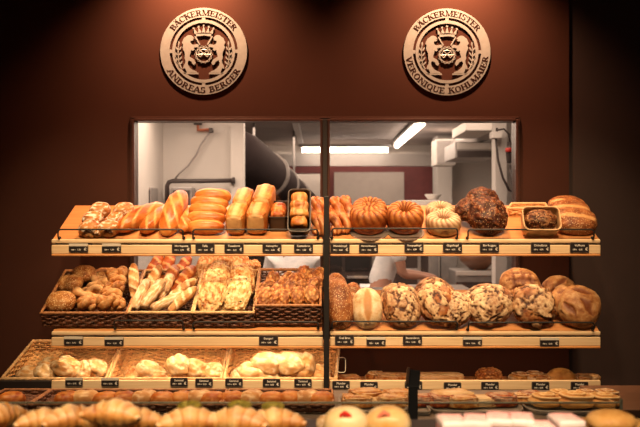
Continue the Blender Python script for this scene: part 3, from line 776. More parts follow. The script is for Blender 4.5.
# ducts on the right
root = empty('ceiling_duct', (1.5, 9, 2.3), 'round pale pipe running along the kitchen ceiling at right', 'pipe')
MB().tube([(.06, -1.9, 0), (0, 0, 0), (0, 2.4, 0)], .075, 16).build('pipe', M['kgrey'], root, True)
MB().tube([(0, .5, 0), (0, .58, 0)], .09, 16).build('joint_ring', M['kgrey'], root, True)
kbox('extractor_hood', M['kgrey'], 455, 496, 142, 158, 8.2, .7, 'grey metal extractor hood hanging beside the white column', 'hood', parts=(('front_panel', M['kdark'], .05, .95, .05, .45, .012), ('light_panel', M['kwhite'], .05, .95, .55, .95, .01)))
kbox('duct_box', M['kwhite'], 466, 500, 121, 131, 7.6, .8, 'white square duct under the ceiling at the right window', 'duct', parts=(('flange', M['kgrey'], -.03, 1.03, .0, .12, .02),))
kbox('junction_box', M['kwhite'], 436, 456, 139, 165, 9.6, .4, 'pale junction box on the far pillar below the round pipe', 'box', parts=(('lid', M['kgrey'], .05, .95, .05, .95, .01),))
root = empty('power_cable', P(508, 160, 6.6), 'looping black cable with a red plug at the right edge of the window', 'cable')
MB().tube([rel(P(x, y, 6.6)) for x, y in ((497, 128), (496, 140), (498, 160), (503, 178), (509, 190), (513, 193), (512, 180), (510, 165))], .009, 8).build('cord', M['kdark'], root, True)
MB().tube([rel(P(x, y, 6.6)) for x, y in ((498, 130), (504, 129), (509, 134), (510, 142))], .007, 8).build('cord', M['kdark'], root, True)
MB().tube([rel(P(510, 142, 6.6)), rel(P(510, 150, 6.6)), rel(P(509.5, 163, 6.6))], [.02, .034, .02], 12).build('socket', M['kdark'], root, True)
MB().tube([rel(P(508.5, 148, 6.56)), rel(P(508.5, 152, 6.56))], .024, 10).build('plug', M['red'], root, True)
MB().box(*[v for v in (rel(P(488, 132, 6.7)).x, rel(P(499, 132, 6.7)).x)], -.05, .05, rel(P(490, 139, 6.6)).z, rel(P(490, 132, 6.6)).z, .01).build('mount_plate', M['kwhite'], root)
# far counter things seen in the right window
kbox('steel_worktop', M['steel'], 334, 404, 202, 262, 11.0, .25, 'pale steel bench at the back of the kitchen', 'bench', parts=(('splashback', M['steel'], 0, 1, .98, 1.22, .01),))
for i, px in enumerate((386, 396)):
    o = MB().lathe([(0, 0), (.035, 0), (.04, .02), (.04, .16), (.03, .18), (0, .18)], 16).build('steel_can', M['steel'], None, True, P(px, 202, 11.1))
    tag(o, ('steel can on the far bench, standing further from the white column', 'steel can on the far bench, the one nearer the white column')[i], 'can', 'steel cans on the far bench')
kbox('white_cupboard', M['kwhite'], 401, 440, 200, 300, 9.2, .5, 'low white cupboard behind the ring cakes', 'cupboard', parts=(('door', M['kgrey'], .04, .48, .03, .95, .012), ('door', M['kgrey'], .52, .96, .03, .95, .012)))
o = MB().lathe([(0, 0), (.05, 0), (.085, .05), (.09, .06), (.08, .06), (.045, .01), (0, .01)], 20).build('white_bowl', M['kwhite'], None, True, P(433, 200, 9.4)); tag(o, 'small white bowl on the low white cupboard', 'bowl')
# lower kitchen seen between the shelves
kbox('oven', M['kdark'], 322, 372, 215, 320, 9.3, .6, 'dark stack oven behind the seeded loaves', 'oven', parts=(('door', M['black'], .06, .40, .62, .9, .015), ('door', M['black'], .06, .40, .2, .55, .015), ('door', M['black'], .46, .96, .62, .9, .015), ('door', M['black'], .46, .96, .2, .55, .015), ('handle', M['kgrey'], .50, .92, .57, .585, .05)))
kbox('proofing_cabinet', M['kdark'], 140, 268, 240, 330, 8.6, .6, 'dark kitchen cabinet seen behind the bread baskets', 'cabinet', parts=(('door', M['kgrey'], .03, .22, .1, .93, .012), ('door', M['black'], .25, .6, .1, .93, .012), ('door', M['black'], .63, .97, .1, .93, .012)))
kbox('baking_rack', M['kdark'], 396, 432, 252, 330, 8.45, .5, 'dark tray rack behind the bending baker', 'rack', parts=(('rack_post', M['kgrey'], .60, .68, 0, 1.0, .03), ('rack_post', M['kgrey'], .9, 1.0, 0, 1.0, .03), ('rack_tray', M['kgrey'], .05, .6, .85, .87, .03), ('rack_tray', M['kgrey'], .05, .6, .70, .72, .03)))
kbox('work_table', M['steel'], 413, 472, 289, 330, 7.35, .5, 'steel work table in front of the bending baker', 'table')
kbox('machine_stand', M['kgrey'], 456, 498, 271, 330, 8.4, .5, 'grey machine stand under the wooden bowl', 'stand', parts=(('front_panel', M['kdark'], .0, 1, .1, .90, .012), ('top_strip', M['kwhite'], 0, 1, .96, 1.0, .02)))
kbox('cooling_unit', M['kgrey'], 441, 457, 256, 330, 9.2, .5, 'pale upright cooling unit behind the crusty loaves', 'fridge', parts=(('door', M['kwhite'], .05, .95, .05, .75, .012),))
o = MB().lathe([(0, 0), (.08, 0), (.17, .08), (.19, .15), (.175, .15), (.15, .09), (0, .03)], 24).build('wooden_bowl', M['wood_dark'], None, True, (X(478, 8.65), 8.65, Z(271, 8.4) + .002)); tag(o, 'brown bowl on the grey machine stand in the kitchen', 'bowl')
kbox('grey_pillar', M['kdark'], 497, 506, 250, 330, 7.5, .2, 'dark narrow cabinet at the right edge below the upper shelf', 'cabinet', parts=(('door', M['kgrey'], .1, .9, .05, .95, .01),))

# ------------------------------------------------------------------ bakers
def skinmesh(name, nodes_, edges, mat, parent, sub=2):
    names = list(nodes_); me = bpy.data.meshes.new(name)
    me.from_pydata([nodes_[n][0] for n in names], [(names.index(a), names.index(b)) for a, b in edges], [])
    me.materials.append(mat); o = link(name, me, parent)
    md = o.modifiers.new('Skin', 'SKIN'); md.use_smooth_shade = True
    for i, n in enumerate(names):
        r = nodes_[n][1]; sv = me.skin_vertices[0].data[i] if me.skin_vertices else None
        if sv: sv.radius = (r, r) if not hasattr(r, '__len__') else r
    s = o.modifiers.new('Subsurf', 'SUBSURF'); s.levels = sub; s.render_levels = sub
    return o
def ensure_skin(me):
    if not me.skin_vertices:
        bm = bmesh.new(); bm.from_mesh(me); bm.verts.layers.skin.verify(); bm.to_mesh(me); bm.free()
def skin_obj(name, nd, edges, mat, parent, sub=2):
    names = list(nd); me = bpy.data.meshes.new(name)
    me.from_pydata([nd[n][0] for n in names], [(names.index(a), names.index(b)) for a, b in edges], [])
    bm = bmesh.new(); bm.from_mesh(me); ly = bm.verts.layers.skin.verify(); bm.verts.ensure_lookup_table()
    for i, n in enumerate(names):
        r = nd[n][1]; bm.verts[i][ly].radius = (r, r) if not hasattr(r, '__len__') else r
        bm.verts[i][ly].use_root = (i == 0)
    bm.to_mesh(me); bm.free(); me.materials.append(mat)
    o = link(name, me, parent); md = o.modifiers.new('Skin', 'SKIN'); md.use_smooth_shade = True
    s = o.modifiers.new('Subsurf', 'SUBSURF'); s.levels = sub; s.render_levels = sub
    return o

def baker(loc, yaw, lean, arms, label, height=1.66):
    """standing person leaning forward; built facing -Y, then turned. lean moves the chest forward."""
    root = empty('person', loc, label, 'person'); root.rotation_euler = (0, 0, yaw)
    k = height / 1.75
    def v(x, y, z): return (x * k, y * k, z * k)
    b = lean
    nd = {'pelvis': (v(0, 0, .96), (.135, .11)), 'waist': (v(0, -.10 * b, 1.10), (.125, .095)), 'chest': (v(0, -.26 * b, 1.28), (.15, .105)),
          'collar': (v(0, -.38 * b, 1.41 - .03 * b), (.10, .08)), 'neck': (v(0, -.44 * b, 1.47 - .04 * b), (.052, .052)), 'jaw': (v(0, -.52 * b, 1.53 - .06 * b), (.062, .075)),
          'head': (v(0, -.56 * b, 1.61 - .08 * b), (.076, .092)), 'crown': (v(0, -.57 * b, 1.69 - .09 * b), (.060, .072))}
    ed = [('pelvis', 'waist'), ('waist', 'chest'), ('chest', 'collar'), ('collar', 'neck'), ('neck', 'jaw'), ('jaw', 'head'), ('head', 'crown')]
    for s, sn in ((-1, 'L'), (1, 'R')):
        nd['hip' + sn] = (v(.095 * s, 0, .90), .088); nd['knee' + sn] = (v(.11 * s, -.04, .50), .058); nd['ankle' + sn] = (v(.12 * s, .02, .09), .042); nd['toe' + sn] = (v(.13 * s, -.15, .04), (.042, .032))
        ed += [('pelvis', 'hip' + sn), ('hip' + sn, 'knee' + sn), ('knee' + sn, 'ankle' + sn), ('ankle' + sn, 'toe' + sn)]
        e_, w_ = arms[sn]
        nd['sh' + sn] = (v(.19 * s, -.36 * b, 1.38 - .03 * b), .058); nd['el' + sn] = (v(*e_), .041); nd['wr' + sn] = (v(*w_), .028)
        ed += [('collar', 'sh' + sn), ('sh' + sn, 'el' + sn), ('el' + sn, 'wr' + sn)]
        E = Vector(v(*e_)); W = Vector(v(*w_)); d = (W - E).normalized(); side = d.cross(Vector((0, 0, 1)))
        side = side.normalized() if side.length > .1 else Vector((1, 0, 0)); dn = d.cross(side).normalized()
        if dn.z > 0: dn = -dn
        pc = W + d * .05; nd['palm' + sn] = (tuple(pc), (.034, .018)); ed.append(('wr' + sn, 'palm' + sn))
        for fi in range(4):
            o_ = side * (fi - 1.5) * .019; L = (.062, .074, .068, .052)[fi]
            a0 = pc + d * .035 + o_; a1 = a0 + d * L * .55 + dn * .008; a2 = a1 + d * L * .35 + dn * .028
            for q, (nn, aa, rr) in enumerate((('a', a0, .0095), ('b', a1, .0085), ('c', a2, .007))):
                nd['f%d%s%s' % (fi, nn, sn)] = (tuple(aa), rr)
            ed += [('palm' + sn, 'f%da%s' % (fi, sn)), ('f%da%s' % (fi, sn), 'f%db%s' % (fi, sn)), ('f%db%s' % (fi, sn), 'f%dc%s' % (fi, sn))]
        t0 = W + d * .03 - side * s * .03; t1 = t0 + d * .035 - side * s * .018 + dn * .01
        nd['t0' + sn] = (tuple(t0), .011); nd['t1' + sn] = (tuple(t1), .009); ed += [('wr' + sn, 't0' + sn), ('t0' + sn, 't1' + sn)]
    skin_obj('body', nd, ed, M['skin'], root)
    sh = {n: (nd[n][0], tuple(c + .014 for c in nd[n][1]) if hasattr(nd[n][1], '__len__') else nd[n][1] + .016) for n in ('pelvis', 'waist', 'chest', 'collar', 'shL', 'shR')}
    sh['collar'] = (Vector(nd['collar'][0]) + Vector((0, .01, .02)), (.135, .11)); sh['nape'] = (Vector(nd['neck'][0]) + Vector((0, .01, .0)), .072)
    for sn in 'LR':
        a = Vector(nd['sh' + sn][0]); e = Vector(nd['el' + sn][0]); sh['sl' + sn] = (tuple(a.lerp(e, .62)), .062)
    skin_obj('shirt', sh, [('collar', 'nape'), ('pelvis', 'waist'), ('waist', 'chest'), ('chest', 'collar'), ('collar', 'shL'), ('collar', 'shR'), ('shL', 'slL'), ('shR', 'slR')], M['shirt'], root)
    tr = {n: (nd[n][0], tuple(c + .012 for c in nd[n][1]) if hasattr(nd[n][1], '__len__') else nd[n][1] + .018) for n in ('pelvis', 'hipL', 'hipR', 'kneeL', 'kneeR', 'ankleL', 'ankleR')}
    skin_obj('trousers', tr, [('pelvis', 'hipL'), ('pelvis', 'hipR'), ('hipL', 'kneeL'), ('hipR', 'kneeR'), ('kneeL', 'ankleL'), ('kneeR', 'ankleR')], M['shirt'], root)
    hc = Vector(nd['head'][0])
    # hair cap, face features
    Pn, Fc = ico(3); V = [(hc.x + p[0] * .088, hc.y + .014 + p[1] * .105, hc.z + .035 + p[2] * .09) for p in Pn]
    keep = [f for f in Fc if all((V[i][2] > hc.z + .03) or (V[i][1] > hc.y + .02 and V[i][2] > hc.z - .06) for i in f)]
    h_ = mkmesh('hair', V, keep, M['hair']); ho = link('hair', h_, root); so = ho.modifiers.new('Solid', 'SOLIDIFY'); so.thickness = .012
    mb = MB()
    for s in (-1, 1): mb.lathe([(0, -.011), (.008, -.006), (.011, 0), (.008, .006), (0, .011)], 10, Matrix.Translation((hc.x + .03 * s, hc.y - .086, hc.z - .005)))
    mb.build('eyes', M['hair'], root, True)
    MB().tube([(hc.x, hc.y - .085, hc.z + .0), (hc.x, hc.y - .108, hc.z - .035), (hc.x, hc.y - .088, hc.z - .045)], [.007, .012, .006], 8).build('nose', M['skin'], root, True)
    MB().tube([(hc.x - .022, hc.y - .080, hc.z - .068), (hc.x, hc.y - .088, hc.z - .07), (hc.x + .022, hc.y - .080, hc.z - .068)], .005, 6).build('mouth', M['maroon'], root, True)
    return root
kY = 7.5
baker((X(378, kY), kY, 0), R(90), .42, {'L': ((-.20, -.20, 1.10), (-.16, -.38, 1.085)), 'R': ((.20, -.20, 1.10), (.14, -.40, 1.085))}, 'person in white work clothes bending over a table, bare forearm reaching out')
baker((X(294, 6.7), 6.7, 0), R(180), .35, {'L': ((-.24, -.26, 1.10), (-.15, -.48, 1.06)), 'R': ((.24, -.26, 1.10), (.15, -.48, 1.06))}, 'person in a plain white shirt, back turned, behind the basket of twists', 1.54)

# ------------------------------------------------------------------ shelves
c23, s23 = math.cos(R(T1)), math.sin(R(T1))
def shelf(px0, px1, ytop, label, tilt=T1, depth=.44, cut=False):
    """sloping board with a two-step front edge; ytop = picture row of the front edge of the board"""
    x0, x1, z = X(px0), X(px1), Z(ytop)
    root = empty('bakery_shelf', ((x0 + x1) / 2, D, z), label, 'shelf', 'sloping wooden bread shelves'); hx = (x1 - x0) / 2
    M0 = Matrix.Rotation(R(tilt), 4, 'X')
    mb = MB(); mb.box(-hx + .004, hx - .004, .0, depth, -.022, 0, .002, M=M0); mb.build('deck', M['wood_deck_shaded'], root)
    mb = MB(); mb.box(-hx, hx, -.012, .012, -.021, .0, .006); mb.build('nosing', M['wood'], root)
    mb = MB(); mb.box(-hx + .003, hx - .003, -.003, .012, -.030, -.020); mb.build('groove', M['black'], root)
    mb = MB(); mb.box(-hx, hx, -.010, .012, -.0745, -.029, .004); mb.build('fascia', M['wood'], root)
    mb = MB(); mb.box(-hx, hx, -.014, .012, -.0855, -.0745, .005); mb.build('bottom_edge', M['wood_edge'], root)
    for sx in (-1, 1):
        mb = MB(); mb.prism([(0, -.05), (.0, -.022), (depth * .95, depth * .95 * math.tan(R(tilt)) - .024), (depth * .95, depth * .95 * math.tan(R(tilt)) - .06)], -.010, .010, M=Matrix.Translation((sx * (hx - .05), 0, 0)) @ Matrix.Rotation(R(90), 4, 'Z'))
        mb.build('bracket', M['black'], root)
    return root
shelf(52, 323, 239, 'upper wooden shelf on the left, carrying the baguettes and tin loaves')
shelf(330, 600, 239, 'upper wooden shelf on the right, carrying the ring cakes')
shelf(52, 323, 331, 'middle wooden shelf on the left, carrying four dark wicker baskets')
shelf(330, 600, 331, 'middle wooden shelf on the right, carrying crusty round loaves')

# lowest shelf: flat, with a raised front board
LZ = Z(380) - .062
def lowshelf(px0, px1, label):
    x0, x1 = X(px0), X(px1); hx = (x1 - x0) / 2
    root = empty('pastry_shelf', ((x0 + x1) / 2, D, LZ), label, 'shelf', 'low shelves with a raised front board')
    MB().box(-hx + .003, hx - .003, .0, .44, -.02, 0, .002).build('deck', M['wood_deck_shaded'], root)
    MB().box(-hx, hx, -.012, .008, .0145, .062, .004).build('fascia', M['wood'], root)
    MB().box(-hx + .003, hx - .003, -.004, .006, .006, .015).build('groove', M['black'], root)
    MB().box(-hx, hx, -.012, .008, -.012, .007, .005).build('nosing', M['wood'], root)
    for sx in (-1, 1): MB().box(sx * (hx - .05) - .01, sx * (hx - .05) + .01, .02, .555, -.05, -.02, .002).build('bracket', M['black'], root)
lowshelf(52, 323.5, 'lowest wooden shelf board on the left, in front of the big wicker baskets')
lowshelf(330, 600, 'lowest wooden shelf on the right, with flat pastries and price cards')
mb = MB(); mb.box(-1.60, X(51), D - .005, D + .53, Z(391), Z(380.5), .004)
tag(mb.build('side_ledge', M['counter_dark']), 'dark ledge under the outer corner of the first big basket', 'ledge')

# upright between the shelves
root = empty('shelf_upright', (X(326.5, 4.405), 4.405, 0), 'black steel upright between the left and right shelves', 'post')
MB().box(-.0135, .0135, 0, .03, 0, Z(196, 4.405), .003).build('post', M['black'], root)
MB().box(-.0135, .0135, .03, WY - 4.405 - .034, 1.345, 1.375, .002).build('wall_arm', M['black'], root)
MB().box(-.05, .05, -.03, .06, 0, .01, .002).build('foot_plate', M['black'], root)

# wire guard rails
def rail(px0, px1, ytop, ybot, label, Y=D - .031, r=.0042, legs=True):
    x0, x1, zt, zb = X(px0, Y), X(px1, Y), Z(ytop, Y), Z(ybot, Y)
    root = empty('guard_rail', ((x0 + x1) / 2, Y, zb), label, 'rail', 'black wire guard rails along the shelf fronts'); hx = (x1 - x0) / 2; h = zt - zb
    k = .012
    fw = D - .006 - Y; pts = [(-hx, fw, 0), (-hx, .006, .002), (-hx, 0, .008), (-hx, 0, h - k), (-hx + k * .3, 0, h - k * .3), (-hx + k, 0, h), (hx - k, 0, h), (hx - k * .3, 0, h - k * .3), (hx, 0, h - k), (hx, 0, .008), (hx, .006, .002), (hx, fw, 0)]
    MB().tube(pts, r, 8).build('wire', M['black'], root, True)
    for q in (-hx, hx): MB().tube([(q, fw - .006, 0), (q, fw + .003, 0)], .008, 10).build('foot', M['black'], root, True)
    return root
for px0, px1, ya, yb, l in ((58, 183, 229.5, 238, 'black wire rail before the white-dusted rolls and baguettes'), (193, 318, 229.5, 238, 'black wire rail before the toast loaves and tin loaf'),
        (332, 457.5, 228.5, 238, 'black wire rail before the ring cakes'), (468, 594, 229.5, 238, 'black wire rail before the dark crusty loaf and woven basket'),
        (332, 457.5, 321.5, 329, 'black wire rail before the split white loaf'), (468.5, 594, 322.5, 330, 'black wire rail before the scored country loaves'),
        (114, 183, 320.5, 329, 'short black wire rail before the basket of baguette sticks')):
    rail(px0, px1, ya, yb, l, Y=D - .031)
rail(193, 318, 322, 329, 'low black wire rail before the basket of twists', Y=D - .031)

# ------------------------------------------------------------------ price cards
_txt = {}
def text_mesh(s, size, italic=False):
    key = (s, size)
    if key in _txt: return _txt[key]
    cu = bpy.data.curves.new('t', 'FONT'); cu.body = s; cu.size = size; cu.align_x = 'CENTER'; cu.align_y = 'CENTER'; cu.resolution_u = 2; cu.extrude = .0004; cu.offset = .0003
    if italic: cu.shear = .3
    o = bpy.data.objects.new('t', cu); COL.objects.link(o)
    dg = bpy.context.evaluated_depsgraph_get(); me = bpy.data.meshes.new_from_object(o.evaluated_get(dg))
    bpy.data.objects.remove(o); me.materials.clear(); me.materials.append(M['chalk'])
    _txt[key] = me; return me
def rounded(w, h, r, n=4):
    p = []
    for (cx, cz, a) in ((w / 2 - r, h / 2 - r, 0), (-w / 2 + r, h / 2 - r, 90), (-w / 2 + r, -h / 2 + r, 180), (w / 2 - r, -h / 2 + r, 270)):
        for i in range(n + 1): t = R(a + 90 * i / n); p.append((cx + r * math.cos(t), cz + r * math.sin(t)))
    return p
def card(px, py, title, price, label, strip=False, w=19.2, h=10.4, Y=D - .014, back=False):
    W, Hh = w * Y / F, h * Y / F
    root = empty('price_card', P(px, py, Y), ' '.join(label.split()[:16]), 'price card', 'black price cards on the shelf edges')
    MB().prism(rounded(W, Hh, .006), -.0018, 0.004).build('card_rim', M['cardrim'], root)
    MB().prism(rounded(W - .006, Hh - .006, .005), -.003, -.0015).build('card_face', M['blackmat'], root)
    if strip: MB().box(-W / 2 + .001, W / 2 - .001, -.0042, -.002, Hh / 2 - .013, Hh / 2 + .001, .001).build('holder_strip', M['strip'], root)
    rx = (R(90), 0, 0)
    if not strip:
        t = link('title_text', text_mesh(title, .0145 if len(title) < 11 else .012), root, (0, -.0035, Hh * .2), rx)
    link('price_text', text_mesh('100 g', .0095), root, (-W * .26, -.0035, -Hh * .2), rx)
    link('price_text', text_mesh(price, .0105), root, (.004, -.0035, -Hh * .2), rx)
    link('price_sign', text_mesh('\u20ac', .020), root, (W * .36, -.0035, -Hh * .17), rx)
    return root
u = 248
for px, ti, pr, st, l in ((78.5, 'Dinkelknopf', '1,30', True, 'black price card with white strip below the first row of dusted rolls'),
        (111.5, 'Weizenknopf', '1,30', True, 'black price card with white strip below the second row of dusted rolls'),
        (181.5, 'Mini Baguette', '2,95', False, 'black price card below the upright golden baguette'), (205, 'Tafla', '2,60', False, 'black price card below the stacked oval loaves'),
        (234, 'Toastbrot', '3,20', False, 'black price card with thin top rim below the first toast loaves'), (272, 'Kaltengriller', '3,60', False, 'black price card below the small loaf in its dark tin'),
        (303.5, 'Kastenbrot', '3,80', False, 'black price card below the tall loaf standing in its tin'), (340, 'Mandelzopf', '4,20', False, 'black price card below the right-hand braided loaves'),
        (368.5, 'Marmorkuchen', '4,60', False, 'black price card below the two stacked brown ring cakes'), (414, 'Nussgugelhupf', '4,80', False, 'black price card below the single brown ring cake'),
        (452.5, 'Gugelhupf', '4,50', False, 'black price card below the sugared pale ring cakes'), (489.5, 'Bio Roggen', '5,20', False, 'black price card below the dark crusty loaf'),
        (540.5, 'Dinkelbrot', '4,90', False, 'black price card below the woven proofing basket'), (579.5, 'Vollkorn', '4,30', False, 'black price card below the seeded loaves at the upper shelf end')):
    card(px, u if px < 400 else u - .5, ti, pr, l, st, h=10.2 if not st else 8.6)
for px, py, ti, pr, st, l in ((73.5, 341, '', '0,95', True, 'black price card below the basket of seeded rolls, nearer the shelf end'), (114, 341.5, '', '1,10', True, 'black price card below the gap between the first two dark baskets'),
        (268.5, 340.5, 'Stangerl', '1,60', False, 'black price card below the basket of cheese twists'), (344.5, 340, 'Graf Brot', '5,20', False, 'black price card below the seeded oval loaf'),
        (376, 341.5, '', '4,40', True, 'black price card with white strip below the split white loaf'), (412.5, 340, 'Bauernbrot', '5,90', False, 'black price card below the first floury cracked loaf'),
        (472.5, 341.5, '', '5,60', True, 'black price card with white strip below the second rail of cracked loaves'), (549.5, 342, '', '5,40', True, 'black price card with white strip below the scored country loaves')):
    card(px, py, ti, pr, l, st, h=10.2 if not st else 8.8)
low = ((74, 381.8), (110, 382), (179, 382), (204, 382.5), (234, 382.5), (271.5, 383), (303, 383), (341, 385), (369, 386), (413.5, 385.5), (452.5, 386.5), (490, 386), (540.5, 386), (579.5, 386))
lowl = ('below the first rolls of the big basket at the ledge', 'by the divider of the first two big baskets', 'below the pale rolls of the middle big basket', 'at the end of the middle big basket',
        'by the divider of the last two big baskets', 'below the flat roll in the last big basket', 'below the large round roll in the last big basket', 'beside the upright between the low shelves',
        'below the white topped pastries', 'at the foot of the angled stand', 'below the flat strudel slab', 'below the nutty heaped pastry', 'below the pale domed pastry', 'at the end of the lowest shelf')
for (px, py), l in zip(low, lowl):
    card(px, py, 'Semmel' if px < 320 else 'Plunder', '0,95', 'black price card on the lowest shelf ' + l, px < 130, w=17.5, h=8.4, Y=D - .017)

# ------------------------------------------------------------------ wicker baskets
def wicker_wall(mb, A, B, C_, D_, rows, pitch, r, amp, stakes=.032, n=5):
    """A-B bottom edge, D_-C_ top edge; strands run along, weaving round stakes"""
    nrm = ((B - A).cross(D_ - A)).normalized()
    L = (B - A).length; nst = max(3, int(round(L / stakes)))
    for k in range(rows):
        v = (k + .5) / rows
        a = A.lerp(D_, v); b = B.lerp(C_, v); m = nst * 4
        pts = []
        for i in range(m + 1):
            t = i / m
            off = amp * math.cos(t * nst * PI + (k % 2) * PI)
            pts.append(a.lerp(b, t) + nrm * off + Vector((0, 0, 0.0008 * noise.noise(Vector((t * 20, k, L))))))
        mb.tube(pts, r, n)
    for i in range(nst + 1):
        t = min(.995, max(.005, (i + .0) / nst))
        mb.tube([A.lerp(B, t), D_.lerp(C_, t)], r * .8, 5)

def basket(rim, depth, inset, label, mat, rimmat, rows, group, rimr=.009, pitch=.012, front_rows=None, cat='basket', floor_d=None, name='wicker_basket', wallr=None):
    """rim = FL, FR, BR, BL corners in world space"""
    FL, FR, BR, BL = rim; c = (FL + FR + BR + BL) / 4
    n = ((FR - FL).cross(BL - FL)).normalized()
    bot = [p + (c - p) * inset - n * depth for p in rim]
    root = empty(name, sum(bot, Vector()) / 4, label, cat, group); o0 = root.location.copy()
    rim = [p - o0 for p in rim]; bot = [p - o0 for p in bot]
    mb = MB(); r = wallr or depth / rows * (.42 if mat is M['wick_honey'] else .36); amp = r * .9
    for i in range(4):
        j = (i + 1) % 4
        wicker_wall(mb, bot[i], bot[j], rim[j], rim[i], rows, pitch, r, amp)
    mb.build('woven_wall', mat, root, True)
    mb = MB(); fr = max(8, int((bot[3] - bot[0]).length / .02))
    wicker_wall(mb, bot[0], bot[1], bot[2], bot[3], fr, pitch, .0075, .003)
    mb.build('woven_base', mat, root, True)
    mb = MB(); q = rim + [rim[0]]
    pts = []
    for i in range(4):
        for k in range(24): pts.append(q[i].lerp(q[i + 1], k / 24))
    ph = [[p + n * rimr * .35 * math.sin(i * 1.3 + s) + (p - (c - o0)).normalized() * rimr * .3 * math.cos(i * 1.3 + s) for i, p in enumerate(pts)] for s in (0, 2.1, 4.2)]
    for p in ph: mb.tube(p, rimr * .62, 6, closed=True)
    mb.build('rim', rimmat, root, True)
    nw = n.copy(); t = math.degrees(math.asin(max(-1, min(1, -nw.y))))
    return root, (o0 + nw * .009, nw, t)

# middle left shelf: four dark baskets on the slope
n2 = SH2[1]; up2 = Vector((0, c23, s23))
bas = []
for (a0, a1, yf, depth_, l) in ((41, 126.5, 313, .082, 'dark wicker basket of seeded rolls and knots, overhanging the shelf end'), (128.5, 191.5, 312.5, .083, 'dark wicker basket of long baguette sticks, second from the shelf end'),
        (193.5, 253.5, 312.5, .083, 'dark wicker basket of cheese topped flat breads'), (255.5, 320.5, 305.5, .115, 'dark deep wicker basket of cheese twists beside the black upright')):
    ins = .012
    base = Vector((0, D + .012, Z(330, D)))
    FLp = P(a0, yf, D - .016); FRp = P(a1, yf, D - .016)
    dist = (FLp - SH2[0]).dot(n2)
    BLp = FLp + up2 * .468; BRp = FRp + up2 * .468
    if a0 > 250: BLp = FLp + up2 * .40; BRp = FRp + up2 * .40
    dep = dist - .014
    bas.append(basket([FLp, FRp, BRp, BLp], dep, ins, l, M['wick_shaded'], M['wick_rim'] if a0 < 100 else M['wick_rim2'] if a0 < 250 else M['wick_rim'], int(dep / .0125), 'dark wicker baskets on the middle shelf'))
# big honey baskets of the lowest row
big = []
for (f0, f1, b0, b1, l) in ((1.5, 106, 33, 121.5, 'big honey wicker basket of rolls, its outer side open to the dark wall'), (109, 221, 124, 230, 'big honey wicker basket in the middle of the lowest row'),
        (224, 336, 233, 339.5, 'big honey wicker basket of pale rolls next to the black upright')):
    Yf, Yb = D + .022, D + .485
    rim = [P(f0, 378.8, Yf), P(f1, 378.8, Yf), P(b1, 341, Yb), P(b0, 341, Yb)]
    big.append(basket(rim, .062, .04, l, M['wick_honey'], M['wick_rim2'], 5, 'big honey wicker baskets of the lowest row', rimr=.010))
for root_, pl in big: CLAMP[id(pl)] = D + .032
for root_, pl in bas: CLAMP[id(pl)] = D - .010
ss = Vector((0, big[0][1][1].z, -big[0][1][1].y))
bb = big[0][0].location
t3 = big[0][1][2]
def stand(px0, px1, label):
    mb_ = empty('basket_stand', (X((px0 + px1) / 2), D + .3, LZ), label, 'stand', 'black stands under the big baskets'); hx = X(px1) / 2 - X(px0) / 2
    zf = big[0][0].location.z; yc = big[0][0].location.y - mb_.location.y
    tn = math.tan(R(t3)); z0 = zf - LZ - .012
    for dy in (-.18, .18):
        zt = z0 + (dy - yc) * tn
        if zt < .03: continue
        MB().box(-hx, hx, dy - .01, dy + .01, zt - .02, zt, .002).build('cross_bar', M['black'], mb_)
        if zt - .02 > 0.0:
            for sx in (-1, 1): MB().box(sx * hx * .9 - .008, sx * hx * .9 + .008, dy - .008, dy + .008, 0, zt - .018).build('leg', M['black'], mb_)
stand(8, 318, 'black stand on the lowest shelf carrying the big baskets')

# ------------------------------------------------------------------ upper shelf, left
G1 = 'dusted knotted rolls on the upper shelf'
ra = [lumps('dusted_roll', 'dust', .042, .062, .040, 2, seed=k, depth=.10, mflour=1.0) for k in range(2)]
rb = [lumps('dusted_roll', 'dust', .052, .055, .046, 1, seed=20 + k, depth=.0, mflour=1.0) for k in range(3)]
for i, (px, py, l, lift) in enumerate(((89, 232, 'white dusted roll at the front of the first row, end under the rail', 0), (93, 221, 'white dusted roll in the middle of the first row', .008), (100, 212, 'browner dusted roll at the back of the first row', .028),
        (108, 232, 'white dusted roll at the front of the second row, end under the rail', 0), (116, 220, 'white dusted roll in the middle of the second row', .010), (124, 212, 'white dusted roll at the back of the second row by the baguettes', .026), (98, 233, 'small dusted roll end wedged between the two front rolls', -.004))):
    item('dusted_roll', (rb + ra)[(i * 2) % 5] if i != 2 else rb[1], SH1, px, py, l, 'roll', G1, spin=-22 + (i % 3) * 8, lift=max(lift, 0), scale=.98 if i < 6 else .6)
bg = [slashed('golden_baguette', 'gold', .056, .19, .050, 3, 2.2, seed=3 + k, depth=.03) for k in range(2)]
item('golden_baguette', bg[0], SH1, 141, 218, 'golden slashed baguette loaf leaning right, beside the dusted rolls', 'baguette', 'golden baguette loaves', spin=-28, scale=.98)
item('golden_baguette', bg[1], SH1, 156, 220, 'golden baguette loaf half hidden behind the upright one', 'baguette', 'golden baguette loaves', spin=-14, scale=.85)
item('golden_baguette', bg[1], SH1, 174, 213, 'tallest golden baguette loaf, standing straight up the slope', 'baguette', 'golden baguette loaves', spin=-4, tilt=34, lift=.0, scale=1.04)
item('golden_baguette', bg[0], SH1, 186, 219, 'golden baguette loaf mostly hidden beside the stacked oval loaves', 'baguette', 'golden baguette loaves', spin=4, scale=.8)
ov = [slashed('oval_loaf', 'gold', .105, .052, .046, 2, .1, seed=9 + k, depth=.0) for k in range(2)]
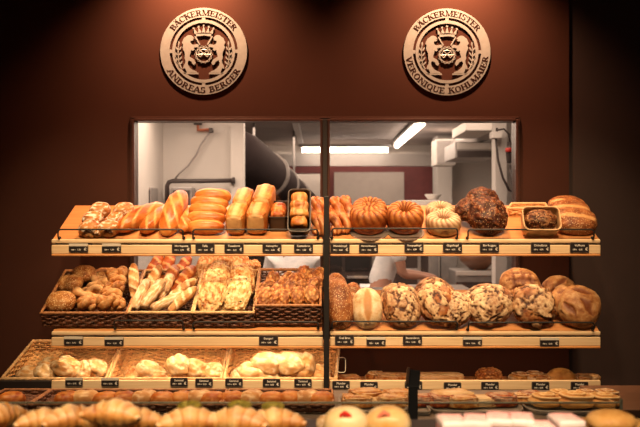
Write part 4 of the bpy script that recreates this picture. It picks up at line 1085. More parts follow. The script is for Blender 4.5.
for i, (px, py, sc, sp, lf, l) in enumerate(((206, 228, .90, -3, 0, 'lowest oval loaf of the stack, lying behind the rail'), (206.5, 219, .95, -5, .02, 'second oval loaf from the bottom of the stack'), (208, 211, .96, -8, .045, 'middle oval loaf of the stack'), (209.5, 203.5, .95, -9, .07, 'second oval loaf from the top of the stack'), (213, 197, .92, -8, .095, 'topmost oval loaf of the stack'))):
    item('oval_loaf', ov[i % 2], SH1, px, py, l, 'loaf', 'stack of oval golden loaves', spin=sp, lift=lf, scale=sc)
tl = [toastloaf('toast_loaf', 'toast', .053, .105, .076, seed=2 + k) for k in range(2)]
for i, (px, py, sc, lf, l) in enumerate(((243.5, 202, .92, .02, 'rear toast loaf of the first pair, crumbly white top'), (236.5, 220.5, .93, .0, 'front toast loaf of the first pair, beside the oval stack'), (264, 199.5, 1.0, .03, 'rear toast loaf of the second pair, highest of the four'), (258, 219, 1.0, .0, 'front toast loaf of the second pair, beside the dark tin'))):
    item('toast_loaf', tl[i % 2], SH1, px, py, l, 'loaf', 'four toast loaves', spin=-5, lift=lf, scale=sc)

def tinbox(w_, d_, h_, wall=.004, taper=.9):
    """open tin: outside and inside walls; origin at the middle of its floor"""
    mb = MB(); rc = min(w_, d_) * .22
    top = rounded(w_, d_, rc); bot = rounded(w_ * taper, d_ * taper, rc * .8); n = len(top)
    ti = rounded(w_ - 2 * wall, d_ - 2 * wall, rc - wall); bi = rounded(w_ * taper - 2 * wall, d_ * taper - 2 * wall, rc * .8 - wall)
    vs = [(x, y, 0) for x, y in bot] + [(x, y, h_) for x, y in top] + [(x, y, h_) for x, y in ti] + [(x, y, wall) for x, y in bi]
    fs = [tuple(range(n))[::-1], tuple(3 * n + k for k in range(n))]
    for r_ in range(3):
        for k in range(n):
            k2 = (k + 1) % n; fs.append((r_ * n + k, r_ * n + k2, (r_ + 1) * n + k2, (r_ + 1) * n + k))
    mb.add(vs, fs); mb.tube([Vector((x, y, h_)) for x, y in top], .0035, 6, closed=True)
    return mb
def intin(px, py, w_, d_, h_, loafmesh, loafname, label, tinlabel, tilt, tinmat, spin=0, cat='loaf', lift=0, dz=0.0, tn='baking_tin', taper=.9):
    """tin and the loaf inside it, both top-level"""
    me = tinbox(w_, d_, h_, taper=taper).mesh(tn, tinmat)
    t = link(tn, me); tag(t, tinlabel, 'baking tin'); rest(t, SH1, px, py, tilt=tilt, spin=spin, lift=lift)
    Mx = t.rotation_euler.to_matrix()
    l = link(loafname, loafmesh); tag(l, label, cat)
    l.rotation_euler = t.rotation_euler; l.location = t.location + Mx @ Vector((0, 0, dz))
    return t, l
intin(279, 224, .100, .19, .085, lumps('small_tin_loaf', 'bundt', .044, .086, .038, 3, seed=4), 'small_tin_loaf', 'small red brown loaf sitting inside the dark square tin', 'dark square baking tin beside the toast loaves', 26, M['tin'], dz=.062)
intin(299.5, 217.5, .112, .245, .075, lumps('four_bun_loaf', 'toast', .050, .116, .046, 4, seed=6, mflour=.5, depth=.30), 'four_bun_loaf', 'long pale loaf of four joined buns standing in its tin', 'tall rounded baking tin holding the four bun loaf', 60, M['tin'], dz=.060, tn='loaf_tin', taper=.86)
bd = [twist('braided_loaf', 'braid', .30, .043, 1.0, 2, seed=k) for k in range(2)]
for i, (px, py, sp, l) in enumerate(((316.5, 215, 2, 'dark braided loaf just beside the four bun tin'), (322.5, 216, -3, 'dark braided loaf behind the black upright'), (336, 215, 1, 'dark braided loaf just right of the black upright'), (345.5, 214, -1, 'paler braided loaf beside the ring cakes'))):
    item('braided_loaf', bd[i % 2], SH1, px, py, l, 'loaf', 'dark braided loaves standing by the upright', spin=sp, tilt=48, scale=.86)

# ------------------------------------------------------------------ upper shelf, right
b1 = bundt('ring_cake', 'bundt', .098, .122, 15, 1); b2 = bundt('pale_ring_cake', 'bundt_pale', .088, .085, 18, 2)
GB = 'ring cakes on the upper shelf'
item('ring_cake', b1, SH1, 369.5, 212.5, 'brown ring cake at the back, showing above the front one', 'cake', GB, tilt=28, spin=20, lift=.012, scale=.93)
item('ring_cake', b1, SH1, 369.5, 225.5, 'brown ring cake in front of another, beside the braided loaves', 'cake', GB, tilt=26, spin=0, lift=.0, scale=.98)
item('ring_cake', b1, SH1, 406, 223.5, 'single brown ring cake with its hole showing, between two pairs', 'cake', GB, tilt=30, spin=50, scale=.98)
item('pale_ring_cake', b2, SH1, 440, 212, 'pale sugared ring cake at the back', 'cake', GB, tilt=26, lift=.015, scale=.86)
item('pale_ring_cake', b2, SH1, 444, 225.5, 'pale sugared ring cake in front', 'cake', GB, tilt=24, spin=11, scale=1.02)
def disc_on(px, py, r, label, mat=None, nm='cake_board'):
    mb = MB().lathe([(0, 0), (r, 0), (r, .003), (r - .003, .003), (0, .003)], 40)
    return item(nm, mb.mesh(nm, M['tray'], True), SH1, px, py, label, 'cake board', 'thin boards under the ring cakes')
disc_on(369, 233, .098, 'thin round board under the pair of brown ring cakes'); disc_on(406, 233, .094, 'thin round board under the single brown ring cake')
cl = [clumpy('crusty_loaf', 'rustic', .105, .115, .085, seed=k) for k in (1, 2)]
item('crusty_loaf', cl[0], SH1, 482.5, 203.5, 'dark rough crusty loaf at the back, topmost of three', 'loaf', 'dark rough crusty loaves', tilt=40, lift=.035, scale=.86)
item('crusty_loaf', cl[1], SH1, 472.5, 211, 'dark rough crusty loaf peeking out beside the pale ring cakes', 'loaf', 'dark rough crusty loaves', tilt=30, lift=.02, spin=80, scale=.78)
item('crusty_loaf', cl[1], SH1, 488.5, 219, 'dark rough crusty loaf in front, biggest of three', 'loaf', 'dark rough crusty loaves', tilt=50, scale=.97)
rim = [P(508, 208.5, 4.70), P(548, 208.5, 4.70), P(545, 203.5, 4.84), P(512, 203.5, 4.84)]
basket(rim, .034, .10, 'small woven cane basket standing behind the framed dark loaf', M['wick_honey'], M['wick_rim2'], 4, None, rimr=.008)
fm = cracked('framed_loaf', 'rustic', .080, .056, .050, 3.2, seed=12, flour=.5)
intin(538.5, 225, .185, .13, .075, fm, 'framed_loaf', 'dark cracked loaf inside the pale rimmed frame', 'pale rimmed wooden baking frame with a dark loaf', 62, M['wick_rim2'], dz=.045, tn='bread_mould', taper=.95)
sl = [slashed('seeded_oblong_loaf', 'seed', .112, .085, .056, 2, .2, seed=31 + k, depth=.02) for k in range(2)]
item('seeded_oblong_loaf', sl[0], SH1, 567, 208, 'seeded oblong loaf at the very back of the shelf end', 'loaf', 'seeded oblong loaves', tilt=40, lift=.025, spin=-4, scale=.88)
item('seeded_oblong_loaf', sl[1], SH1, 570, 213, 'seeded oblong loaf in the middle, mostly hidden', 'loaf', 'seeded oblong loaves', tilt=46, lift=.012, scale=.93)
item('seeded_oblong_loaf', sl[0], SH1, 576, 222, 'seeded oblong loaf in front at the shelf end', 'loaf', 'seeded oblong loaves', tilt=50, spin=-3, lift=.0, scale=.93)

# ------------------------------------------------------------------ middle shelf, right
GM = 'crusty loaves on the middle shelf'
so = scored('seeded_oval_loaf', 'seed', .072, .135, .060, [], seed=5)
item('seeded_oval_loaf', so, SH2, 336, 293, 'brown seeded oval loaf showing above the front one, by the black upright', 'loaf', GM, tilt=58, lift=.012, scale=.84)
item('seeded_oval_loaf', so, SH2, 349.5, 299, 'brown seeded loaf behind, between the front oval and the split white loaf', 'loaf', GM, tilt=52, lift=.01, scale=.74, spin=-20)
item('seeded_oval_loaf', so, SH2, 338.5, 306.5, 'big seeded oval loaf leaning against the black upright', 'loaf', GM, tilt=64, spin=8, scale=1.02)
sw = scored('split_white_loaf', 'split', .080, .112, .062, [(0, -.85, 0, .85)], seed=8, w=.26)
item('split_white_loaf', sw, SH2, 367.5, 311.5, 'white floury loaf split down its middle', 'loaf', GM, tilt=60, scale=.97)
c1 = [cracked('cracked_loaf', 'crack', .098, .118, .068, 2.0, seed=k, flour=.98) for k in (3, 5, 8)]
c2 = [cracked('cracked_loaf', 'crack2', .098, .115, .068, 1.8, seed=k, flour=.8) for k in (4, 6)]
item('cracked_loaf', c2[0], SH2, 396, 300, 'dark edged cracked loaf hidden behind the whitest floury loaf', 'loaf', GM, tilt=45, lift=.008, scale=.84)
item('cracked_loaf', c1[0], SH2, 402.5, 307.5, 'whitest floury cracked loaf, between the split loaf and the wide pair', 'loaf', GM, tilt=62, scale=.98)
item('cracked_loaf', c2[1], SH2, 436, 297, 'cracked loaf at the back, its crown showing over the wide floury one', 'loaf', GM, tilt=48, lift=.018, scale=1.0, spin=40)
item('cracked_loaf', c2[0], SH2, 438, 309, 'wide cracked loaf, first of the touching pair in front', 'loaf', GM, tilt=58, lift=.01, spin=20, scale=1.02)
item('cracked_loaf', c1[1], SH2, 454, 312.5, 'cracked loaf with white patches, second of the touching pair in front', 'loaf', GM, tilt=62, spin=-50, scale=.86)
item('cracked_loaf', c1[2], SH2, 470, 306, 'small floury cracked loaf squeezed behind the rail gap', 'loaf', GM, tilt=50, spin=70, lift=.02, scale=.74)
item('cracked_loaf', c2[1], SH2, 486, 300, 'brown cracked loaf behind the big one right of the rail gap', 'loaf', GM, tilt=48, lift=.012, scale=.92, spin=100)
item('cracked_loaf', c1[1], SH2, 490, 307.5, 'big pale cracked loaf standing right of the rail gap', 'loaf', GM, tilt=62, spin=120, scale=1.06)
chk = [(-.6, -.35, .6, -.35), (-.7, .05, .7, .05), (-.55, .42, .55, .42), (-.35, -.7, -.35, .7), (.05, -.75, .05, .75), (.42, -.6, .42, .6)]
sg = scored('scored_loaf', 'slash', .108, .112, .065, chk, seed=14, w=.10)
item('scored_loaf', sg, SH2, 520, 287.5, 'brown loaf with a checkered scored top, highest on the middle shelf', 'loaf', GM, tilt=52, lift=.045, scale=1.0)
s2 = scored('scored_loaf', 'slash', .10, .11, .064, [(-.7, .1, .6, .35), (-.5, -.4, .6, -.2)], seed=16, w=.17)
item('scored_loaf', s2, SH2, 526, 300, 'brown country loaf sandwiched between the checkered and the floury one', 'loaf', GM, tilt=54, lift=.012, scale=.95)
s3 = cracked('floury_country_loaf', 'crack', .105, .112, .066, 1.0, seed=21, flour=.8, depth=.12)
item('floury_country_loaf', s3, SH2, 534.5, 309.5, 'floury country loaf with broad horizontal tears, in front of the checkered one', 'loaf', GM, tilt=62, scale=1.0, spin=4)
s4 = scored('scored_loaf', 'slash', .104, .112, .066, [(-.55, .45, .25, .55), (-.1, .1, .65, -.35), (-.75, -.25, -.05, -.65)], seed=18, w=.17)
item('scored_loaf', s2, SH2, 560.5, 293.5, 'brown country loaf at the back near the shelf end', 'loaf', GM, tilt=52, lift=.02, scale=.94, spin=30)
item('scored_loaf', s2, SH2, 568, 302, 'brown country loaf in the middle of the shelf end stack', 'loaf', GM, tilt=56, lift=.006, scale=.92, spin=-20)
item('scored_loaf', s4, SH2, 579.5, 307.5, 'round country loaf with curved cuts, at the very end of the middle shelf', 'loaf', GM, tilt=60, scale=1.02, spin=-25)

# ------------------------------------------------------------------ dark baskets' contents
def fill(pl, name, meshes, rows_, cat, group, labels):
    for i, (k, px, py, kw) in enumerate(rows_):
        item(name, meshes[k], pl, px, py, labels[i], cat, group, **kw)
p1 = bas[0][1]
sr = [roll('seeded_roll', 'seed2', .062, .055, .042, seed=40 + k) for k in range(2)]
kn = [knot('knotted_roll', 'twist', .040, .020, k) for k in range(2)]
tw = [twist('cheese_twist', 'twist', .120, .036, .8, 2, seed=k, taper=.2) for k in range(4)]
tk = [clumpy('cheese_twist', 'twist', .044, .074, .040, seed=k + 20, s=2.4, depth=.26) for k in range(4)]
G3 = 'seeded rolls in the first dark basket'
fill(p1, 'seeded_roll', sr, [(0, 84, 275, dict(lift=.03, tilt=30, scale=1.08)), (1, 70.5, 284.5, dict(lift=.025, tilt=30, scale=1.08)), (0, 71, 299, dict(lift=.012, tilt=24, scale=.9)), (1, 61, 303, dict(lift=.03, tilt=32, scale=1.22)), (0, 104, 276, dict(lift=.0, scale=.95))], 'roll', G3,
     ['seeded brown roll highest in the first dark basket', 'seeded brown roll below and left of the highest one', 'seeded roll half hidden behind the front corner roll', 'large seeded roll in the front outer corner of the first dark basket', 'darker roll at the back between seeded rolls and knots'])
G4 = 'knotted rolls in the first dark basket'
fill(p1, 'knotted_roll', kn, [(0, 87.5, 296, dict(lift=.02, tilt=35, scale=1.15)), (1, 94, 290.5, dict(lift=.03, scale=.85, spin=40)), (0, 98, 284, dict(lift=.03, scale=.95, spin=80)), (1, 105, 280, dict(lift=.03, scale=.8, spin=10))], 'roll', G4,
     ['plump knotted roll in front, middle of the first dark basket', 'knotted roll just behind the plump front knot', 'knotted roll in the middle of the knot row', 'knotted roll furthest back in the knot row'])
fill(p1, 'cheese_twist', tw, [(0, 87, 304, dict(lift=.02, spin=75, scale=.95)), (1, 107, 305, dict(lift=.01, spin=60, scale=.95)), (2, 108, 302, dict(lift=.04, spin=110, scale=1.0)), (3, 111, 295, dict(lift=.04, spin=70, scale=1.0)), (0, 114, 288, dict(lift=.04, spin=105, scale=.95)), (1, 117, 281, dict(lift=.05, spin=65, scale=.95)), (2, 116, 274, dict(lift=.06, spin=90, scale=.9)), (3, 119, 304, dict(lift=.02, spin=30, scale=.8)), (1, 122, 273, dict(lift=.07, spin=20, scale=.8))],
     'twist', 'short twists in the first dark basket', ['long pale twist lying along the front rim of the first dark basket', 'short twist at the front inner corner of the first dark basket', 'short twist, second up from the front inner corner', 'short twist, third up along the inner side of the first dark basket', 'short twist halfway up the inner side of the first dark basket', 'short twist near the back of the inner side', 'darker short twist highest in the first dark basket', 'small twist wedged against the inner basket wall', 'dark twist tip touching the tall baguette stick'])
p2 = bas[1][1]
bs = [lumps('baguette_stick', 'floury', .030, .118, .028, 4, seed=50 + k, depth=.14, mflour=.8) for k in range(2)] + [slashed('baguette_stick', 'bun', .030, .125, .028, 4, .8, seed=55), slashed('baguette_stick', 'gold2', .036, .125, .032, 4, .6, seed=57)]
G5 = 'baguette sticks in the second dark basket'
fill(p2, 'baguette_stick', bs, [(3, 153, 270, dict(lift=.0, spin=-12, tilt=38)), (3, 167, 268, dict(lift=.0, spin=-6, tilt=38)), (3, 181, 271, dict(lift=.0, spin=-14, tilt=36)), (3, 170, 280, dict(lift=.03, spin=-6, tilt=34)), (3, 184, 280, dict(lift=.03, spin=-18, tilt=34)),
      (2, 134, 281, dict(lift=.055, spin=10, tilt=46, scale=.95)), (2, 152, 282, dict(lift=.04, spin=-12, tilt=42)), (0, 165, 288, dict(lift=.045, spin=-10, tilt=34)), (0, 141, 295, dict(lift=.045, spin=-10, tilt=40)), (1, 153, 294, dict(lift=.06, spin=-22, tilt=40)), (2, 180, 292, dict(lift=.055, spin=-32, tilt=34)), (1, 168, 303, dict(lift=.06, spin=-48, tilt=30, scale=.95)), (2, 183, 300, dict(lift=.06, spin=-30, tilt=34, scale=.9))],
     'baguette', G5, ['dark brown baguette stick standing at the back, first from the window post', 'dark brown baguette stick standing at the back, middle', 'dark brown baguette stick at the back beside the flat breads', 'brown baguette stick leaning on the middle back one', 'brown baguette stick in the second row by the flat breads', 'single pale baguette stick poking up in the outer corner', 'golden baguette stick rising behind the white front sticks', 'floury baguette stick in the middle of the basket', 'white baguette stick at the front outer corner', 'plump white baguette stick second along the front', 'pale baguette stick slanting towards the flat breads', 'floury baguette stick lying most slanted at the front', 'golden baguette stick at the front inner corner'])
p3 = bas[2][1]
fl = [slab('flat_bread', 'cheese', .068, .135, .022, seed=60 + k, amp=.14) for k in range(2)] + [slab('flat_bread', 'cheese_green', .062, .115, .022, seed=64, amp=.12)]
for m_ in fl:
    pass
fo = [blob('flat_bread', BM[mt], a_, b_, .026, e=.8, flat=.6, amp=.10, ns=3, seed=70 + i, sub=5, disp=lambda Pn, V, i=i: (.10 * nz(Pn, 7, 80 + i, 3) * (Pn[:, 2] > 0), sstep(-.05, .25, nz(Pn, 5, 90 + i, 3)) * (Pn[:, 2] > 0))) for i, (mt, a_, b_) in enumerate((('cheese', .062, .125), ('cheese', .066, .13), ('cheese_green', .062, .108), ('twist', .06, .12)))]
fill(p3, 'flat_bread', fo, [(3, 206, 270, dict(lift=.0, tilt=48, spin=-6)), (3, 222, 268, dict(lift=.02, tilt=46)), (3, 240, 270, dict(lift=.0, tilt=46, spin=6)), (3, 251, 274, dict(lift=.0, tilt=48, spin=-8, scale=.8)),
      (0, 217, 281, dict(lift=.02, tilt=44, spin=-6, scale=1.05)), (1, 242, 283, dict(lift=.02, tilt=44, spin=4)), (1, 212, 293, dict(lift=.045, tilt=50, spin=-4, scale=1.05)), (0, 227, 297, dict(lift=.03, tilt=48, scale=.85)), (2, 237, 299, dict(lift=.058, tilt=50, spin=-8, scale=1.02))],
     'flat bread', 'cheese topped flat breads in the third dark basket', ['brown flat bread at the back outer corner of the third dark basket', 'brown flat bread at the middle of the back', 'brown curled flat bread at the back, second from the twists', 'brown flat bread tip touching the basket of twists', 'cheese flat bread in the second row, outer side', 'orange cheese flat bread in the second row by the twists', 'long cheese flat bread filling the front outer side', 'cheese flat bread between the two front ones', 'rounded cheese flat bread with green herbs in front'])
p4 = bas[3][1]
pos = [(266, 288), (281, 287), (294, 283), (308, 279), (273, 281), (316, 277), (262, 296), (276, 294), (290, 291), (303, 289), (314, 286), (266, 298), (284, 299), (298, 297), (312, 296), (274, 300), (287, 281), (303, 276)]
col4 = ['first', 'second', 'third', 'fourth', 'fifth']
lab4 = ['cheese twist behind the outer rim, upper left of the heap', 'cheese twist near the top of the heap under the white shirt', 'cheese twist leaning up in the third column', 'cheese twist standing high beside the black upright', 'small cheese twist at the back outer corner', 'cheese twist highest in the corner at the black upright', 'cheese twist halfway down against the outer basket wall', 'cheese twist in the middle, left of the darkest one', 'dark tipped cheese twist at the centre of the heap',
        'cheese twist right of the dark tipped centre one', 'cheese twist halfway down by the black upright', 'largest pale cheese twist at the front outer corner', 'round end of a cheese twist at the front middle', 'cheese twist leaning right at the front', 'cheese twist at the front corner by the black upright', 'cheese twist tucked beside the largest front one', 'cheese twist at the back middle of the heap', 'thin cheese twist at the back, second from the upright']
for i, (px, py) in enumerate(pos):
    item('cheese_twist', tk[i % 4], p4, px, py, lab4[i], 'twist', 'cheese twists in the fourth dark basket', tilt=44, spin=-30 + (i * 53 % 44), lift=.045 + (.02 if py > 285 else .0), scale=.80 + .07 * (i % 3))

# ------------------------------------------------------------------ big baskets' rolls
wr = [blob('wheat_roll', BM[m_], .058, b_, c_, e=.85, flat=.5, amp=.11, ns=1.6, seed=100 + k, disp=lambda Pn, V, k=k: (-.22 * np.exp(-((Pn[:, 0] + .25 * Pn[:, 1] * (k % 2)) / .13) ** 2) * (Pn[:, 2] > 0) * (np.abs(Pn[:, 1]) < .9), sstep(-.1, .4, nz(Pn, 3, 77 + k)) * .8 * (Pn[:, 2] > 0))) for k, (m_, b_, c_) in enumerate((('bun', .078, .042), ('bun', .07, .040), ('pale', .068, .044), ('pale', .072, .040)))]
G6 = 'pale rolls in the big honey baskets'
B1, B2, B3 = big[0][1], big[1][1], big[2][1]
for i, (pl, k, px, py, lf, sp, sc, l) in enumerate((
        (B1, 0, 51, 367, .05, 70, .95, 'brown roll at the back of the roll heap in the first big basket'), (B1, 0, 67, 368.5, .07, 60, 1.15, 'large golden roll on top of the heap in the first big basket'), (B1, 2, 82, 371, .06, 20, .95, 'pale roll beside the large golden one in the first big basket'),
        (B1, 2, 96, 370, .05, 60, 1.0, 'pale roll nearest the divider in the first big basket'), (B1, 2, 44, 374, .05, 40, .9, 'pale roll at the front of the first big basket, left of the heap'), (B1, 0, 30, 375, .03, 80, .9, 'roll furthest out in the first big basket'), (B1, 1, 72, 376, .02, 30, .9, 'roll end under the large golden one'),
        (B2, 2, 148, 371, .05, 60, 1.0, 'pale roll first in the middle big basket, by the divider'), (B2, 2, 178, 366, .085, 30, 1.05, 'whitest round roll on top in the middle big basket'), (B2, 3, 177, 374, .045, 80, .95, 'pale roll in front of the whitest round one'), (B2, 0, 195, 370, .06, 60, 1.05, 'golden oval roll right of the whitest round one'),
        (B2, 3, 213, 372, .055, 20, .95, 'pale roll at the inner end of the middle big basket'), (B2, 0, 160, 376, .03, 90, .9, 'flat roll low between the pale ones of the middle big basket'), (B2, 1, 133, 376, .03, 20, .8, 'small roll in the corner of the middle big basket'),
        (B3, 3, 267, 364, .085, 60, 1.25, 'large pale roll at the back of the last big basket'), (B3, 2, 252, 374, .05, 80, 1.1, 'flattish roll at the left of the last big basket'), (B3, 3, 270, 376, .045, 20, .85, 'small white roll at the front of the last big basket'),
        (B3, 3, 288, 369, .085, 30, 1.25, 'large round roll in front in the last big basket'), (B3, 0, 302, 366, .06, 0, 1.25, 'golden roll leaning behind the large round one'), (B3, 1, 320, 375, .03, 40, 1.0, 'darker roll beside the black upright in the last big basket'), (B3, 2, 240, 377, .03, 40, .8, 'small roll at the divider corner of the last big basket'))):
    item('wheat_roll', wr[k], pl, px, py, l, 'roll', G6, lift=max(0, lf - .035), spin=sp, scale=sc, tilt=pl[2] + 10)

# ------------------------------------------------------------------ pastries on the lowest right shelf
LP = (Vector((0, D, LZ)), Vector((0, 0, 1)), 0.0)
ps = [slab('pastry', 'pastry', .07, .05, .032, seed=200 + k, amp=.16) for k in range(3)]
dn = [swirl('pastry', 'pastry', .055, .034, seed=k) for k in range(2)]
dome = blob('pastry', BM['biscuit'], .075, .07, .05, e=.9, seed=207, amp=.03)
nut = clumpy('pastry', 'twist', .075, .06, .058, seed=4, s=6, depth=.2)
GP = 'pastries on the lowest right shelf'
for i, (me, px, py, sc, sp, l) in enumerate(((ps[0], 348, 379.5, .85, 10, 'flat pastry next to the black upright on the lowest shelf'), (dn[0], 376, 378, 1.0, 0, 'white topped round pastry on the lowest shelf'), (ps[1], 388, 378.5, 1.0, 5, 'pale slab pastry right of the white topped one'),
        (ps[2], 401, 378.5, .9, -10, 'small pastry beside the angled stand'), (nut, 489, 377.3, .95, 0, 'nutty heaped pastry, the highest on the lowest shelf'), (dn[1], 520, 378.5, .95, 30, 'coiled pastry right of the nutty heaped one'), (dn[0], 534, 378, 1.0, 80, 'glazed coiled pastry left of the pale domed one'),
        (ps[0], 546, 379, .8, 60, 'thin pastry squeezed beside the pale domed one'), (dome, 561, 378.3, 1.0, 0, 'pale smooth domed pastry on the lowest shelf'), (ps[1], 587, 379, .9, 0, 'golden pastry at the end of the lowest shelf'))):
    item('pastry', me, LP, px, py, l, 'pastry', GP, scale=sc, spin=sp, lift=.001)
st = slab('strudel', 'pale', .135, .05, .034, seed=215, amp=.05)
item('strudel_slab', st, LP, 438, 378.6, 'long pale strudel slab right of the angled stand', 'pastry', GP, lift=.001)

# ------------------------------------------------------------------ middle display case
CZ = .752
CP = (Vector((0, 3.6, CZ)), Vector((0, 0, 1)), 0.0)
root = empty('display_case', (0, 3.7, 0), 'long low glass display case in front of the lowest shelf', 'display case')
xr = X(622, 3.42)
MB().box(-1.75, xr, -.27, .32, CZ - .02, CZ, .003).build('case_deck', M['tray'], root)
MB().box(-1.75, xr, -.24, .30, .02, CZ - .02).build('case_body', M['counter_dark'], root)
MB().box(-1.75, xr, -.283, -.275, CZ - .02, Z(403.5, 3.42)).build('front_glass', M['clear'], root)
MB().box(-1.75, xr, -.284, -.274, Z(403.5, 3.42), Z(403.5, 3.42) + .006, .001).build('glass_top_edge', M['glass_edge'], root)
MB().prism([(-.27, CZ), (-.27, Z(403.5, 3.42)), (.25, CZ + .01), (.25, CZ)], 0, .006, M=Matrix.Translation((xr - .006, 0, 0)) @ Matrix(((0, 1, 0, 0), (1, 0, 0, 0), (0, 0, 1, 0), (0, 0, 0, 1)))).build('end_glass', M['clear'], root)
MB().box(xr - .008, xr + .002, -.284, -.276, CZ - .02, Z(399, 3.42), .001).build('glass_corner_edge', M['glass_edge'], root)
MB().box(-1.75, xr, -.288, -.278, CZ - .028, CZ - .012, .002).build('front_strip', M['steel'], root)
root = empty('side_counter', (xr + .5, 3.7, 0), 'brown side counter top at the right end of the glass case', 'counter')
MB().box(-.495, .7, -.2, .3, CZ - .005, CZ + .025, .004).build('counter_top', M['counter'], root)
MB().box(-.48, .7, -.18, .28, 0, CZ - .005).build('counter_body', M['counter_dark'], root)
GT = 'low wicker trays in the glass case'
for (a, b, l) in ((-22, 27.5, 'low wicker tray at the far outer end of the glass case'), (30, 219, 'long low wicker tray of buns under the first two big baskets'), (221.5, 333, 'low wicker tray of buns under the last big basket')):
    Yf, Yb, zt = 3.54, 3.84, CZ + .038
    x0, x1 = X(a, Yf), X(b, Yf)
    basket([Vector((x0, Yf, zt)), Vector((x1, Yf, zt)), Vector((x1, Yb, zt)), Vector((x0, Yb, zt))], .026, .02, l, M['wick_shaded'], M['wick_rim'], 3, GT, rimr=.005, name='wicker_tray', wallr=.005)
hb = [roll('brown_bun', 'gold', .055, .05, .034, seed=300 + k, cut=.3) for k in range(2)] + [roll('brown_bun', 'bun', .062, .05, .036, seed=304, cut=.6)]
spots_ = [12, 68, 86, 106, 124, 145, 163, 182, 200, 213, 233, 252, 272, 290, 308, 322]
posw = ['at the outer end of the glass case', 'at the start of the long wicker tray', 'second from the start of the long wicker tray', 'third from the start of the long wicker tray', 'below the first divider of the big baskets', 'fifth along the long wicker tray',
        'sixth along the long wicker tray', 'seventh along the long wicker tray', 'next to last in the long wicker tray', 'last in the long wicker tray', 'first in the shorter wicker tray', 'second in the shorter wicker tray', 'third in the shorter wicker tray', 'fourth in the shorter wicker tray', 'fifth in the shorter wicker tray', 'last in the shorter tray, by the upright']
for i, px in enumerate(spots_):
    item('brown_bun', hb[i % 3], CP, px, 400 - (i % 3) * .6, 'shiny brown bun in the glass case, ' + posw[i], 'bun', 'brown buns in the glass case', spin=(i * 47) % 90, lift=.012, scale=1.0)
GM2 = 'flat metal trays in the glass case'
def flattray(a, b, l):
    Yf = 3.50; x0, x1 = X(a, Yf), X(b, Yf)
    me = tinbox(x1 - x0, .32, .014, wall=.004, taper=.97).mesh('metal_tray', M['steel'])
    o = link('metal_tray', me, None, ((x0 + x1) / 2, Yf + .17, CZ + .001)); tag(o, l, 'tray', GM2)
flattray(340, 408, 'metal tray under the long custard slices'); flattray(433, 527, 'metal tray under the berry and pizza pastries'); flattray(531, 617, 'metal tray under the round biscuits'); flattray(410, 431, 'narrow dark metal tray behind the angled stand')
GS = 'pastries in the glass case'
sb = [slab('tray_pastry', 'pastry', .062, .05, .028, seed=230 + k, amp=.13) for k in range(2)] + [slab('tray_pastry', 'redpastry', .058, .05, .028, seed=236, amp=.16), slab('tray_pastry', 'pale', .07, .05, .024, seed=238, amp=.08)]
sw2 = [swirl('tray_pastry', 'pastry', .058, .030, 5), swirl('tray_pastry', 'biscuit', .066, .032, 6)]
for i, (me, px, py, sc, l) in enumerate(((sb[0], 357, 400.5, 1.0, 'custard slice beside the black upright in the glass case'), (sb[3], 374, 401, .9, 'pale slice in the middle of its metal tray'), (sb[1], 392, 400.5, 1.0, 'golden slice at the end of the first metal tray'),
        (sb[2], 422, 400, .9, 'red brown pastry just past the angled stand'), (sb[2], 442, 400, 1.0, 'red topped pastry, first in the second metal tray'), (sb[1], 462, 401, 1.0, 'golden pizza like pastry in the second metal tray'), (sb[3], 480, 401, 1.0, 'pale pastry in the middle of the second metal tray'),
        (sb[2], 501, 399.5, 1.0, 'dark red berry pastry in the second metal tray'), (sw2[0], 519, 400, .9, 'glazed coiled pastry at the end of the second metal tray'), (sw2[1], 545, 401.5, 1.0, 'round biscuit, first in the third metal tray'), (sw2[1], 574, 401.5, 1.15, 'large round biscuit in the middle of the third metal tray'), (sw2[1], 603, 401.5, 1.0, 'round biscuit at the glass end of the case'), (sw2[0], 606, 396, .9, 'dark coiled pastry standing behind the last biscuit'), (sw2[1], 560, 396, .8, 'round pastry behind the first two biscuits'), (sw2[0], 586, 396, .85, 'brown coiled pastry behind the large round biscuit'),
        (sb[0], 366, 396, 1.1, 'long slice at the back of the first metal tray'), (sb[1], 398, 396, 1.0, 'slice at the back of the case by the angled stand'), (sb[3], 452, 396.5, 1.2, 'pale pastry at the back of the second metal tray'), (sb[2], 530, 396, .8, 'red brown pastry at the back between two metal trays'))):
    item('tray_pastry', me, CP, px, py, l, 'pastry', GS, scale=sc, spin=(i * 31) % 30, lift=.006 if py > 398 else .012)
# angled stand
Yp = 3.30
root = empty('angled_stand', (X(413, Yp), Yp, 0), 'black post with an angled holder rising in front of the glass case', 'stand')
MB().box(-.017, .017, -.012, .012, 0, Z(386, Yp), .003).build('post', M['black'], root)
Mh = Matrix.Translation((0, 0, Z(378, Yp))) @ Matrix.Rotation(R(-28), 4, 'X') @ Matrix.Rotation(R(8), 4, 'Y')
MB().box(-.026, .026, -.004, .004, -.036, .032, .003, M=Mh).build('holder_plate', M['blackmat'], root)
MB().box(-.026, -.016, -.03, .004, -.034, .030, .003, M=Mh).build('holder_side', M['counter'], root)
MB().box(-.06, .06, -.05, .05, 0, .012, .003).build('foot_plate', M['black'], root)
# clear hook card beside the big basket
Yc = D + .03
root = empty('clear_card', P(341.5, 365, Yc), 'small clear plastic tag with rounded corners on the last big basket', 'tag')
pr = rounded(.040, .075, .012); MB().prism(pr, -.001, .001).build('plate', M['clear'], root)
MB().tube([(x, 0, z) for x, z in pr], .002, 6, closed=True).build('plate_edge', M['strip'], root, True)

